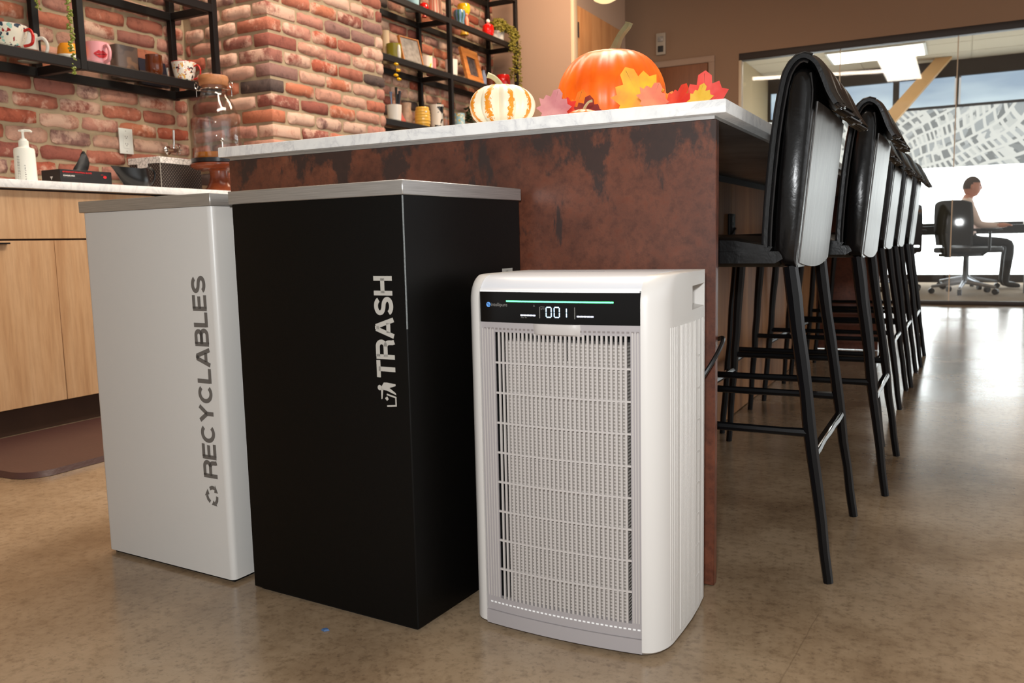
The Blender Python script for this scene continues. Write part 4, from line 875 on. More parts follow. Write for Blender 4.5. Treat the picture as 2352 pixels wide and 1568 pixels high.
leaf('red-orange leaf standing behind the mauve leaf', (-.795, 1.76, 0), .085, (78, -14, 10), 'leaf_red', .35)
leaf('orange leaf lying between the mauve leaf and the big pumpkin', (-.800, 1.855, 0), .105, (72, 12, -20), 'leaf_orange', .4)
leaf('maroon leaf behind the pale stem of the tiny gourd', (-.742, 1.80, 0), .080, (70, 5, 40), 'leaf_maroon', .4)

# ------------------------------------------------------------------ wall shelves
def wall_shelf(label, ys, xf, tops, ztop):
    t = thing('wall_shelf', label, 'shelf', (XW+.012, ys[0], tops[0]-.04)); ox, oy, oz = t.location
    p = .015; xb = .016; xf_ = xf-ox-.015
    for y in ys:
        for x in (xb, xf_): mk('post', box(bm_(), x-p, x+p, y-oy-p, y-oy+p, 0, ztop-oz, .002, 1), 'shelf_steel', t)
        for z in tops: mk('cross_bar', box(bm_(), xb+p, xf_-p, y-oy-p+.001, y-oy+p-.001, z-oz-.036, z-oz, .002, 1), 'shelf_steel', t)
    for z in tops:
        for a, b_ in zip(ys, ys[1:]):
            for x in (xb, xf_): mk('rail', box(bm_(), x-p+.001, x+p-.001, a-oy+p, b_-oy-p, z-oz-.038, z-oz, .002, 1), 'shelf_steel', t)
            mk('glass_shelf', box(bm_(), xb-.013, xf_+.008, a-oy+.017, b_-oy-.017, z-oz+.0002, z-oz+.006), 'shelf_glass', t, smooth=0)
    return t
wall_shelf('black steel wall shelf with glass boards above the soap bottle', [1.62, 2.365, 3.085], -3.19, [1.429, 1.806], 2.3)
wall_shelf('black steel wall shelf with glass boards between brick pier and drywall', [4.25, 5.295, 6.32], -3.222, [1.440, 1.836, 2.215, 2.59], 2.95)
G1 = 1.4355; G1b = 1.8125; L3, L2, L1 = 1.4465, 1.8425, 2.2215

def cupbody(rt, rb, h, wall=.004, foot=0.0, prof=None, n=32):
    bm = bm_(); pr = prof or [(0, .0), (rb*.9, .0), (rb, .003), (rb+(rt-rb)*.35, h*.25), (rb+(rt-rb)*.8, h*.65), (rt, h), (rt-wall, h), (rb+(rt-rb)*.75-wall, h*.6), (rb-wall, .006), (0, .006)]
    return lathe(bm, pr, n, caps=False)
def handle_tube(rt, h, ang, size=.03, r=.006, z0=.2, z1=.8):
    d = Vector((cos(ang), sin(ang), 0)); P = [d*(rt*.93)+Vector((0, 0, h*z1)), d*(rt+size*.6)+Vector((0, 0, h*z1+.004)), d*(rt+size)+Vector((0, 0, h*(z0+z1)/2+.01)), d*(rt+size*.75)+Vector((0, 0, h*z0+.008)), d*(rt*.90)+Vector((0, 0, h*z0))]
    return tube(bm_(), smoothpath(P, 5), r, 8)
def mug(label, x, y, z, rt, rb, h, mt, ang=None, hm=None, name='mug', cat='mug', prof=None, hs=.03, hr=.006, group=None):
    t = thing(name, label, cat, (x, y, z), 0, group); mk('body', cupbody(rt, rb, h, prof=prof), mt, t, smooth=50)
    if ang is not None: mk('handle', handle_tube(max(rt, rb)*.98, h, math.radians(ang), hs, hr), hm or mt, t, smooth=60)
    return t
GS = 'crockery on the wall shelves'
# --- left shelf
t = mug('large cream floral cup with red handle on the left wall shelf', -3.33, 2.135, G1, .080, .040, .096, 'floral_cream', 25, 'red_glaze', hs=.030, group=GS)
mug('white mug with brown base behind the floral cup', -3.435, 2.29, G1, .040, .042, .112, 'white_glaze', 30, hs=.040, hr=.007, group=GS); mk('base_band', lathe(bm_(), [(.0425, .0), (.0432, .004), (.0427, .045), (.0418, .045)], 32, caps=False), 'terracotta_glaze', [o for o in COL.objects if o.get('label') == 'white mug with brown base behind the floral cup'][0])
t = thing('egg_cup', 'orange and white two-tone cup beside the trailing plant', 'cup', (-3.37, 2.43, G1), 0, GS)
mk('base', lathe(bm_(), [(0, 0), (.042, 0), (.047, .01), (.049, .03), (.047, .043), (0, .043)], 32), 'white_glaze', t); mk('body', lathe(bm_(), [(.0475, .036), (.0468, .05), (.042, .075), (.034, .088), (.030, .086), (.03, .05), (0, .045)], 32, caps=False), 'orange_glaze', t)
t = mug('pink mug printed with red lips on the left wall shelf', -3.325, 2.532, G1, .050, .047, .105, 'pink_glaze', -2, hs=.034, hr=.0075, group=GS)
bm = bm_(); lip = [(-.030, .002), (-.018, .011), (-.008, .017), (0, .012), (.008, .017), (.018, .010), (.028, .003), (.020, -.009), (.006, -.016), (-.008, -.015), (-.020, -.007)]
cvv = lambda a, b_: (.0508*cos(-.36+a/.05), .0508*sin(-.36+a/.05), .052+b_)
cen = bm.verts.new(cvv(0, 0)); rg = [bm.verts.new(cvv(*q)) for q in lip]
for i in range(len(rg)): bm.faces.new((cen, rg[i], rg[(i+1) % len(rg)]))
mk('lips_print', bm, 'lip_red', t); 
b2 = bm_(); tube(b2, [(.0510*cos(-.36+a/.05), .0510*sin(-.36+a/.05), .052+.001*sin(a*150)) for a in (-.022, -.014, -.006, .002, .010, .020)], .0007, 5); mk('lip_line', b2, 'mug_black', t)
t = thing('marbled_vase', 'flat grey-brown marbled vase behind the pink mug', 'vase', (-3.45, 2.765, G1), 0, GS)
bm = bm_(); pl = [(-.022, -.058), (.022, -.058), (.028, -.05), (.028, .05), (.022, .058), (-.022, .058), (-.028, .05), (-.028, -.05)]
prism(bm, pl, lambda a, b_: (a, b_, 0), lambda a, b_: (a*1.02, b_*1.02, .150)); mk('body', bm, 'marbled_grey', t, smooth=60); mk('mouth', box(bm_(), -.02, .02, -.05, .05, .1502, .1512), 'slot_dark', t, smooth=0)
t = thing('leaning_book', 'dark navy book leaning behind the brown tumbler', 'book', (-3.478, 2.945, G1), 0)
bm = bm_(); prism(bm, [(-.080, .0), (.080, .0), (.072, .118), (-.084, .122)], lambda y, z: (.018-z*.12, y, z), lambda y, z: (-.004-z*.12, y, z)); mk('cover', bm, 'navy_card', t, smooth=0); mk('pages', box(bm_(), .000, .012, .080, .0815, .004, .1), 'print_white', t, smooth=0)
mug('brown glazed tumbler on the left wall shelf', -3.345, 2.842, G1, .037, .020, .112, 'brown_glaze', None, name='tumbler', cat='tumbler', prof=[(0, 0), (.020, 0), (.0225, .004), (.022, .012), (.031, .022), (.0385, .045), (.0385, .075), (.036, .098), (.037, .112), (.033, .112), (.034, .07), (.03, .03), (0, .02)], group=GS)
t = mug('white butterfly cup with red handle at the end of the left shelf', -3.31, 2.985, G1, .056, .030, .098, 'butterfly_white', 14, 'red_glaze', name='cup', cat='cup', prof=[(0, 0), (.029, 0), (.031, .003), (.040, .020), (.0475, .045), (.052, .070), (.0565, .098), (.053, .098), (.048, .06), (.036, .02), (0, .01)], hs=.032, hr=.0042, group=GS)
mk('rim', tube(bm_(), [(.0552*cos(2*pi*i/32), .0552*sin(2*pi*i/32), .098) for i in range(32)], .0016, 6, closed=True), 'red_glaze', t)
t = thing('ribbed_jar', 'ribbed clear jar standing on the upper glass board', 'jar', (-3.40, 2.87, G1b)); bm = bm_()
lathe(bm, [(0, 0), (.05, 0), (.056, .008), (.056, .12), (.052, .12), (.052, .008), (0, .005)], 48, caps=False)
for i, v in enumerate(bm.verts): a = atan2(v.co.y, v.co.x); v.co.x *= 1+.03*cos(24*a); v.co.y *= 1+.03*cos(24*a)
mk('body', bm, 'jar_glass', t); mk('rim', tube(bm_(), [(.054*cos(2*pi*i/32), .054*sin(2*pi*i/32), .12) for i in range(32)], .003, 6, closed=True), 'white_glaze', t)
# string-of-pearls plant hanging from the upper board
def beads(pts, r, per, spread, seed, flat_=.7):
    rnd = random.Random(seed); bm = bm_()
    for p in pts:
        for _ in range(per):
            c = Vector(p)+Vector((rnd.uniform(-1, 1), rnd.uniform(-1, 1), rnd.uniform(-1, 1)))*spread
            t = bmesh.new(); bmesh.ops.create_icosphere(t, subdivisions=1, radius=r*rnd.uniform(.75, 1.2)); bmesh.ops.scale(t, vec=(1, 1, flat_), verts=t.verts[:])
            bmesh.ops.transform(t, matrix=Matrix.Translation(c) @ Euler((rnd.uniform(-.8, .8), rnd.uniform(-.8, .8), 0)).to_matrix().to_4x4(), verts=t.verts[:]); join(bm, t)
    return bm
t = thing('trailing_plant', 'string-of-pearls plant trailing down the left shelf post', 'plant', (-3.30, 2.30, G1b))
mk('pot', cupbody(.055, .042, .09), 'white_glaze', t)
mk('strand', beads([(.0 + .10*min(1, i/12), .022+.004*sin(i*.7), .095-.0 if i < 12 else .095-(i-12)*.0088) for i in range(74)], .0062, 3, .007, 3), 'pearl_green', t, kind='stuff', label='long hanging strand of green beads')
mk('strand', beads([(-.02+.001*i, -.052+.004*sin(i), .09-i*.0086) for i in range(34)], .0055, 3, .007, 9), 'pearl_green', t, kind='stuff')
mk('foliage', beads([(.03*cos(a), .03*sin(a), .095) for a in range(12)], .007, 6, .015, 11), 'pearl_green', t, kind='stuff')
# --- rear shelf, upper board
mug('pale blue cup on the top visible board of the rear shelf', -3.36, 5.02, L1, .055, .045, .13, 'pale_blue', name='cup', cat='cup', group=GS)
t = thing('red_ornament', 'small round red ornament beside the striped vase', 'ornament', (-3.38, 5.20, L1)); bm = bm_(); sphere(bm, (0, 0, .062), .034, 16, 10, (1, 1, 1.15)); lathe(bm, [(0, 0), (.018, 0), (.012, .012), (.010, .03), (0, .03)], 16); mk('body', bm, 'shiny_red', t)
t = thing('striped_vase', 'pink and cream striped vase on the rear shelf', 'vase', (-3.34, 5.195+.09, L1), 0, GS); mk('body', lathe(bm_(), [(0, 0), (.036, 0), (.046, .01), (.050, .04), (.044, .12), (.036, .22), (.04, .24), (.036, .24), (0, .02)], 40, caps=False), 'stripe_pink', t)
t = mug('blue and green striped waisted cup on the rear shelf', -3.33, 5.60, L1, .046, .036, .125, 'stripe_bluegreen', name='cup', cat='cup', prof=[(0, 0), (.036, 0), (.040, .01), (.038, .03), (.034, .05), (.040, .07), (.046, .09), (.044, .115), (.040, .125), (.036, .12), (0, .02)], group=GS)
mug('bright yellow bowl on tall base behind the striped cup', -3.41, 5.80, L1, .050, .030, .225, 'bright_yellow', name='goblet', cat='cup', prof=[(0, 0), (.034, 0), (.030, .02), (.016, .06), (.018, .13), (.036, .15), (.048, .175), (.050, .205), (.046, .225), (.04, .22), (0, .16)], group=GS)
t = thing('coral_figurine', 'small coral figurine beside the striped cup', 'figurine', (-3.33, 5.70, L1)); bm = bm_(); lathe(bm, [(0, 0), (.024, 0), (.020, .02), (.014, .05), (.018, .08), (.010, .10), (0, .125)], 16); mk('body', bm, 'coral', t); b2 = bm_(); sphere(b2, (0, 0, .118), .013, 10, 8); mk('head', b2, 'coral', t)
t = thing('red_jar', 'shiny red lidded jar with white knob on dark feet', 'jar', (-3.33, 6.03, L1)); mk('body', lathe(bm_(), [(0, .02), (.030, .02), (.042, .035), (.046, .07), (.042, .105), (.02, .12), (0, .122)], 28), 'shiny_red', t); b2 = bm_(); sphere(b2, (0, 0, .140), .016, 12, 8); mk('knob', b2, 'white_glaze', t)
for a in (.5, 2.6, 4.7): mk('foot', lathe(bm_(), [(0, 0), (.010, 0), (.012, .03), (0, .03)], 10, (.026*cos(a), .026*sin(a), 0)), 'mug_black', t)
t = thing('trailing_plant', 'bushy olive-green plant spilling off the end of the rear shelf', 'plant', (-3.35, 6.22, L1)); mk('pot', cupbody(.058, .045, .10), 'white_glaze', t)
rnd = random.Random(21); pts = []
for i in range(70): a = rnd.uniform(0, 2*pi); q = sqrt(rnd.random()); pts.append((.085*q*cos(a), .075*q*sin(a), .10+.085*(1-q*q)))
for i in range(46): f_ = rnd.random(); pts.append((.085+.05*min(1, f_*3), rnd.uniform(-.035, .075), .12-.42*f_*f_))
mk('foliage', beads(pts, .011, 8, .020, 22, .45), 'leaf_olive', t, kind='stuff')
mk('strand', beads([(.135, .110+.008*sin(i*.6), .02-i*.012) for i in range(58)], .008, 4, .013, 23, .45), 'leaf_olive', t, kind='stuff')
# --- rear shelf, middle board
t = mug('olive green cup with white figure beside the brick pier', -3.36, 4.79, L2, .050, .046, .118, 'olive_glaze', None, name='cup', cat='cup', group=GS); bm = bm_(); lathe(bm, [(0, .02), (.010, .02), (.013, .06), (.009, .1), (0, .112)], 12, (.048, -.012, 0)); mk('relief', bm, 'white_glaze', t)
t = thing('candle', 'cream pillar candle behind the olive green cup', 'candle', (-3.43, 4.80, L2)); mk('wax', lathe(bm_(), [(0, 0), (.025, 0), (.025, .215), (.020, .217), (0, .212)], 24), 'cream_wax', t); mk('wick', tube(bm_(), [(0, 0, .21), (0, .001, .222)], .001, 5), 'mug_black', t)
def photo_frame(label, x, y, z, w, h, bw, mt, pm, lean, rz=0.0, th=.018):
    t = thing('photo_frame', label, 'photo frame', (x, y, z), rz); c, s = cos(lean), sin(lean)
    f = lambda yy, zz, d: (-zz*s+d*c, yy, zz*c+d*s+th*s+.0006)
    for (y0, y1, z0, z1) in ((-w/2, w/2, 0, bw), (-w/2, w/2, h-bw, h), (-w/2, -w/2+bw, bw, h-bw), (w/2-bw, w/2, bw, h-bw)):
        mk('frame_bar', prism(bm_(), [(y0, z0), (y1, z0), (y1, z1), (y0, z1)], lambda a, b_: f(a, b_, 0), lambda a, b_: f(a, b_, -th)), mt, t, smooth=0)
    mk('photo', prism(bm_(), [(-w/2+bw*.9, bw*.9), (w/2-bw*.9, bw*.9), (w/2-bw*.9, h-bw*.9), (-w/2+bw*.9, h-bw*.9)], lambda a, b_: f(a, b_, -th*.4), lambda a, b_: f(a, b_, -th*.8)), pm, t, smooth=0)
    mk('strut', prism(bm_(), [(-.01, h*.1), (.01, h*.1), (.01, h*.7), (-.01, h*.7)], lambda a, b_: f(a, b_, -th), lambda a, b_: f(a, b_, -th-.004)), 'slot_dark', t, smooth=0)
    return t
photo_frame('thin wooden frame with black and white picture on the rear shelf', -3.33, 4.99, L2, .20, .205, .008, 'frame_wood', 'photo_bw', .24, -.12)
mug('white mug with yellow patches on the rear shelf', -3.35, 5.17, L2, .040, .042, .105, 'lemon_white', None, group=GS); mug('pink mottled mug behind the yellow-patched mug', -3.40, 5.30, L2, .036, .036, .118, 'pinkish', None, group=GS)
mug('plain white flared cup behind the shelf post', -3.37, 5.53, L2, .047, .040, .145, 'white_glaze', None, name='cup', cat='cup', group=GS)
photo_frame('chunky orange wood frame with a small dark photo', -3.31, 5.80, L2, .27, .27, .062, 'frame_wood', 'photo_dark', .24, .05, .022)
t = thing('blue_bottle', 'slim grey-blue bottle with brown cap beside the chunky wood frame', 'bottle', (-3.42, 6.10, L2)); mk('body', lathe(bm_(), [(0, 0), (.022, 0), (.024, .01), (.024, .12), (.012, .15), (.012, .17), (0, .17)], 20), 'blue_bottle', t); mk('cap', lathe(bm_(), [(0, .168), (.015, .168), (.015, .20), (0, .20)], 16), 'brown_glaze', t)
mug('small dark brown cup beside the red bowl', -3.40, 6.17, L2, .037, .033, .14, 'brown_glaze', None, name='cup', cat='cup', group=GS)
mug('scalloped dark red bowl at the end of the rear shelf', -3.33, 6.26, L2, .060, .030, .150, 'dark_red_glaze', None, name='bowl', cat='bowl', prof=[(0, .02), (.026, .0), (.034, .0), (.030, .016), (.046, .03), (.058, .07), (.060, .11), (.052, .145), (.045, .14), (.05, .08), (0, .03)], group=GS)
# --- rear shelf, lower board
t = thing('tool_pot', 'white pot holding dark tools beside the brick pier', 'pot', (-3.36, 4.77, L3)); mk('pot', cupbody(.050, .040, .12), 'white_glaze', t)
rnd = random.Random(4)
for i in range(5): a = rnd.uniform(0, 6.28); mk('tool', tube(bm_(), [(.018*cos(a), .018*sin(a), .01), (.034*cos(a), .034*sin(a), .13), (.040*cos(a), .040*sin(a), rnd.uniform(.19, .24))], [.004, .005, .010], 6), ('mug_black', 'frame_wood', 'navy_card', 'mug_black', 'blue_bottle')[i], t)
t = thing('red_card', 'folded coral-red card next to the tool pot', 'card', (-3.42, 4.94, L3)); bm = bm_(); prism(bm, [(-.045, 0), (.05, 0), (.055, .045), (.02, .085), (-.005, .155), (-.045, .16)], lambda y, z: (.002-z*.1, y, z), lambda y, z: (-.002-z*.1, y, z)); mk('sheet', bm, 'cloth_pink', t, smooth=0)
t = thing('shell_ornament', 'tan and white shell ornament behind the coral card', 'ornament', (-3.46, 5.06, L3)); bm = bm_(); lathe(bm, [(0, 0), (.036, 0), (.044, .03), (.04, .09), (.030, .14), (.034, .18), (0, .17)], 20); mk('body', bm, 'tan_orn', t)
t = thing('beehive_cup', 'yellow ringed beehive cup on the lower rear shelf', 'cup', (-3.34, 5.075, L3), 0, GS); pr = [(0, 0), (.042, 0)]
for i in range(7): z0 = .004+i*.0195; rr0 = (.050, .054, .0555, .0555, .0545, .052, .047)[i]; pr += [(rr0-.0022, z0), (rr0, z0+.005), (rr0, z0+.013), (rr0-.0022, z0+.0185)]
pr += [(.042, .142), (.040, .135), (0, .02)]; mk('body', lathe(bm_(), pr, 36, caps=False), 'yellow_glaze', t); b2 = bm_(); sphere(b2, (.043, -.022, .105), .008, 10, 8); mk('bee', b2, 'white_glaze', t)
mug('white mug with black cow patches on the lower rear shelf', -3.34, 5.262, L3, .051, .044, .180, 'cow_print', None, prof=[(0, 0), (.044, 0), (.047, .004), (.045, .05), (.044, .10), (.047, .15), (.052, .18), (.048, .18), (.042, .1), (0, .01)], group=GS)
t = thing('small_glass', 'small clear glass next to the cow mug', 'glass', (-3.36, 5.40, L3)); mk('body', cupbody(.024, .020, .12), 'jar_glass', t)
mug('light blue cup with yellow flowers on the lower rear shelf', -3.37, 5.62, L3, .043, .040, .165, 'flower_blue', None, name='cup', cat='cup', group=GS)
for lab, x, y, s in (('dark green potted plant behind the light blue cup', -3.43, 5.88, .16), ('small green potted plant behind the cow mug', -3.45, 5.42, .12)):
    t = thing('potted_plant', lab, 'plant', (x, y, L3)); mk('pot', cupbody(.035, .028, .07), 'white_glaze', t); rnd = random.Random(int(s*100)); mk('foliage', beads([(rnd.uniform(-.04, .04), rnd.uniform(-.05, .05), .09+rnd.uniform(0, s)) for i in range(30)], .012, 4, .014, 30, .4), 'dark_green', t, kind='stuff')
t = thing('flower_sprig', 'yellow flower sprig hanging beside the brick pier', 'flower', (-3.245, 4.57, L2-.05)); bm = bm_(); tube(bm, [(0, 0, .056), (.012, .02, .04), (.014, .05, -.03), (.012, .06, -.10)], .002, 5); mk('stem', bm, 'dark_green', t)
for i, (dy, dz) in enumerate(((.055, .0), (.075, -.035), (.05, -.07), (.08, -.09))): b2 = bm_(); sphere(b2, (.014, dy, dz), .014, 8, 6, (1, 1.6, .7)); mk('petal', b2, 'bright_yellow', t)

# ------------------------------------------------------------------ things on the kitchen counter
KZ = .9095
t = thing('soap_dispenser', 'white pump soap bottle on the marble counter', 'soap bottle', (-3.06, 1.992, KZ))
mk('bottle', lathe(bm_(), [(0, 0), (.035, 0), (.0365, .004), (.0352, .115), (.033, .124), (.018, .130), (.0165, .136), (0, .136)], 36), 'soap_white', t)
mk('collar', lathe(bm_(), [(.0165, .132), (.017, .136), (.0165, .152), (.012, .156), (.011, .160), (0, .160)], 28), 'soap_white', t)
bm = bm_(); lathe(bm, [(0, .158), (.006, .158), (.0045, .170), (.0045, .183), (.009, .187), (.009, .191), (0, .1915)], 16); tube(bm, [(-.012, -.007, .189), (.006, .003, .190), (.024, .013, .188), (.030, .016, .184)], [.003, .005, .0042, .003], 8); mk('pump', bm, 'soap_white', t)
bm = bm_()
for i in range(9): a = -.62+.02*(i % 2); z = .008+i*.0065; hh = .0018 if i % 3 else .003; bm.faces.new([bm.verts.new((.0364*cos(q), .0364*sin(q), zz)) for q, zz in ((a-.06, z), (a+.06, z), (a+.06, z+hh), (a-.06, z+hh))])
for i in range(16): z = .010+i*.0055; bm.faces.new([bm.verts.new((.0364*cos(q), .0364*sin(q), zz)) for q, zz in ((-1.35, z), (-1.08, z), (-1.08, z+.0016), (-1.35, z+.0016))])
mk('label_print', bm, 'print_grey', t, smooth=0)
t = thing('glove_box', 'black and red box of gloves on the marble counter', 'box', (-3.10, 2.155, KZ), 0)
mk('carton', box(bm_(), -.115, 0, 0, .228, 0, .064, .001, 1), 'box_black', t)
def plate(bm, y0, y1, z0, z1): bm.faces.new([bm.verts.new((.0004, y, z)) for y, z in ((y0, z0), (y1, z0), (y1, z1), (y0, z1))])
bm = bm_(); plate(bm, .0, .075, .0, .015); mk('red_band', bm, 'box_red', t, smooth=0)
bm = bm_(); plate(bm, .012, .10, .046, .0468); plate(bm, .012, .085, .032, .0326); mk('fine_print', bm, 'print_grey', t, smooth=0)
def sidetext(txt, size, y, z, mt, par):
    cu = bpy.data.curves.new('wordmark', 'FONT'); cu.body = txt; cu.size = size; cu.offset = .0002; o = bpy.data.objects.new('wordmark', cu); COL.objects.link(o)
    bpy.context.view_layer.update(); me = bpy.data.meshes.new_from_object(o.evaluated_get(bpy.context.evaluated_depsgraph_get())); bpy.data.objects.remove(o); bpy.data.curves.remove(cu)
    for v in me.vertices: v.co = Vector((.0005, y+v.co.x, z+v.co.y))
    me.materials.clear(); me.materials.append(MATS[mt]); n = bpy.data.objects.new('wordmark', me); COL.objects.link(n); n.parent = par
sidetext('RIP RESISTANT INDUSTRIAL GLOVES', .0078, .010, .0520, 'box_red', t); sidetext('POWDER-FREE', .0075, .012, .0375, 'print_white', t)
bm = bm_()
bm.faces.new([bm.verts.new((.0005, .196+.008*cos(a*pi/6), .042+.006*sin(a*pi/6))) for a in range(12)]); plate(bm, .178, .190, .050, .0512); mk('red_print', bm, 'box_red', t, smooth=0)
bm = bm_(); bm.faces.new([bm.verts.new((x, -.0005, z)) for x, z in ((-.062, .038), (-.045, .038), (-.0535, .024))]); mk('side_print', bm, 'print_white', t, smooth=0)
bm = bm_(); P = [(-.050, .112, .058), (-.050, .118, .09), (-.050, .135, .12), (-.050, .150, .150)]
rows = []
for i, (z, y0, y1, xx) in enumerate(((.060, .088, .152, .016), (.078, .098, .160, .014), (.098, .112, .166, .012), (.118, .124, .164, .010), (.134, .133, .156, .007), (.146, .142, .146, .003))):
    n = 10; rows.append([bm.verts.new((-.05+xx*sin(2*pi*k/n)+.003*sin(k*2.1+i), (y0+y1)/2+(y1-y0)/2*cos(2*pi*k/n), z)) for k in range(n)])
for A, B in zip(rows, rows[1:]):
    for k in range(10): bm.faces.new((A[k], A[(k+1) % 10], B[(k+1) % 10], B[k]))
bm.faces.new(rows[0]); bm.faces.new(rows[-1]); mk('glove', bm, 'nitrile', t, label='black glove poking out of the box')
# gravy boat
t = thing('gravy_boat', 'matte black gravy boat between glove box and dotted box', 'gravy boat', (-3.10, 2.50, KZ), .10); t.scale = (1.22, 1.22, 1.18)
bm = bm_(); rows = []; n = 24
for z, ry, rx, spout in ((0, .036, .026, 0), (.004, .040, .029, 0), (.012, .046, .034, .004), (.028, .052, .038, .014), (.045, .050, .037, .030), (.060, .048, .035, .046), (.072, .049, .034, .058)):
    row = []
    for k in range(n):
        a = 2*pi*k/n; y = ry*cos(a); x = rx*sin(a); s = max(0, -cos(a))**3; h_ = max(0, cos(a))**2
        row.append(bm.verts.new((x*(1-.30*s), y-spout*s, z+(.004*s+.008*h_)*(z/.072))))
    rows.append(row)
for A, B in zip(rows, rows[1:]):
    for k in range(n): bm.faces.new((A[k], A[(k+1) % n], B[(k+1) % n], B[k]))
bm.faces.new(rows[0]); inner = [bm.verts.new((v.co.x*.88, v.co.y*.93, v.co.z-.003)) for v in rows[-1]]
for k in range(n): bm.faces.new((rows[-1][k], rows[-1][(k+1) % n], inner[(k+1) % n], inner[k]))
low = [bm.verts.new((v.co.x*.7, v.co.y*.6, .03)) for v in inner]
for k in range(n): bm.faces.new((inner[k], inner[(k+1) % n], low[(k+1) % n], low[k]))
bm.faces.new(low); mk('body', bm, 'black_glaze', t, smooth=60)
mk('handle', tube(bm_(), smoothpath([(0, .044, .070), (0, .060, .080), (0, .078, .076), (0, .087, .058), (0, .080, .036), (0, .066, .022), (0, .048, .016)], 4), .0042, 8), 'black_glaze', t)
# dotted storage box
t = thing('storage_box', 'dark dotted box with pale crackled lid under the chrome tap', 'box', (-3.225, 2.735, KZ), .06)
mk('body', box(bm_(), -.19, 0, 0, .25, 0, .135, .001, 1), 'dotted_card', t); mk('lid', box(bm_(), -.194, .004, -.004, .254, .135, .163, .001, 1), 'crackle_paper', t)
mk('flap', box(bm_(), -.135, -.075, -.0046, -.0006, .085, .135), 'crackle_paper', t, smooth=0)
for (x_, y_) in ((0, 0),): mk('corner_trim', box(bm_(), -.002, .0006, -.0006, .002, .0, .135), 'print_silver', t, smooth=0)
# chrome tap on the wall
t = thing('wall_tap', 'small chrome tap on the brick wall above the dotted box', 'tap', (-3.502, 3.02, 1.14))
mk('flange', lathe(bm_(), [(0, 0), (.022, 0), (.022, .004), (.014, .010), (0, .010)], 20), 'chrome', t, rot=(0, pi/2, 0)); mk('body', tube(bm_(), [(.005, 0, 0), (.055, 0, -.004)], .011, 12), 'chrome', t)
mk('spout', tube(bm_(), smoothpath([(.045, 0, 0), (.048, 0, .03), (.048, .002, .06), (.050, .002, .095)], 4), [.006]*8+[.007]*5, 10), 'chrome', t)
b2 = bm_(); lathe(b2, [(0, 0), (.010, 0), (.012, .01), (0, .012)], 12)
for i in range(6): a = i*pi/3; tube(b2, [(0, 0, .006), (.02*cos(a), .02*sin(a), .006)], .0028, 6); sphere(b2, (.021*cos(a), .021*sin(a), .006), .0045, 8, 6)
mk('wheel_handle', b2, 'chrome', t, loc=(.045, .022, .0), rot=(-pi/2, 0, 0))
# outlet plate
t = thing('wall_outlet', 'white double socket plate on the brick wall', 'outlet', (-3.5135, 2.79, 1.165)); mk('plate', box(bm_(), 0, .006, -.037, .037, -.059, .059, .0015, 2), 'outlet_white', t)
fc = mk('socket_face', box(bm_(), .006, .0078, -.0165, .0165, -.033, .033, .001, 1), 'outlet_white', t)
for z in (-.016, .018):
    for y in (-.006, .006): mk('slot', box(bm_(), .0076, .0081, y-.001, y+.001, z, z+.007), 'slot_dark', fc, smooth=0)
    mk('slot', box(bm_(), .0076, .0081, -.002, .002, z-.007, z-.003), 'slot_dark', fc, smooth=0)
for z in (-.047, .047): mk('screw', lathe(bm_(), [(0, 0), (.0028, 0), (.002, .0012), (0, .0012)], 10), 'print_silver', t, loc=(.0058, 0, z), rot=(0, pi/2, 0))
# cake stand, tray, glass dispenser
t = thing('cake_stand', 'reddish wooden cake stand on the marble counter', 'cake stand', (-3.06, 2.924, KZ))
mk('foot', lathe(bm_(), [(0, 0), (.082, 0), (.080, .006), (.06, .02), (.046, .045), (.040, .075), (.042, .098), (.056, .106), (0, .106)], 40), 'stand_wood', t); mk('plate', lathe(bm_(), [(0, .106), (.10, .106), (.122, .116), (.125, .124), (.124, .130), (0, .130)], 48), 'stand_wood', t)
t = thing('round_tray', 'round black tray on the wooden cake stand', 'tray', (-3.06, 2.924, KZ+.1305)); mk('base', lathe(bm_(), [(0, 0), (.114, 0), (.118, .004), (.119, .022), (.116, .022), (.115, .005), (0, .004)], 48, caps=False), 'tray_black', t)
JZ = KZ+.1358
t = thing('drink_dispenser', 'tall clear glass drink dispenser with cork lid and steel bail', 'dispenser', (-3.06, 2.924, JZ))
mk('jar', lathe(bm_(), [(0, .004), (.098, .004), (.104, .012), (.105, .19), (.100, .225), (.086, .262), (.064, .295), (.058, .320), (.058, .345), (.054, .345), (.054, .318), (.060, .294), (.082, .259), (.096, .222), (.101, .19), (.100, .014), (0, .010)], 48, caps=False), 'jar_glass', t, smooth=60)
mk('base_pad', lathe(bm_(), [(0, 0), (.100, 0), (.100, .0036), (0, .0036)], 40), 'amber', t); mk('amber_disc', lathe(bm_(), [(0, .0105), (.0985, .0105), (.0995, .044), (0, .044)], 40), 'amber', t)
mk('lid', lathe(bm_(), [(0, .346), (.060, .346), (.064, .350), (.067, .378), (.064, .390), (0, .392)], 40), 'cork_wood', t)
mk('collar', tube(bm_(), [(.0595*cos(2*pi*i/36), .0595*sin(2*pi*i/36), .330) for i in range(36)], .0022, 6, closed=True), 'chrome', t)
for s in (-1, 1):
    d = Vector((.885, .464, 0))*s; mk('bail', tube(bm_(), smoothpath([d*.060+Vector((0, 0, .330)), d*.078+Vector((0, 0, .330)), d*.088+Vector((0, 0, .350)), d*.080+Vector((0, 0, .364)), d*.072+Vector((0, 0, .350)), d*.080+Vector((0, 0, .332)), d*.081+Vector((0, 0, .300))], 4), .0018, 6), 'chrome', t)
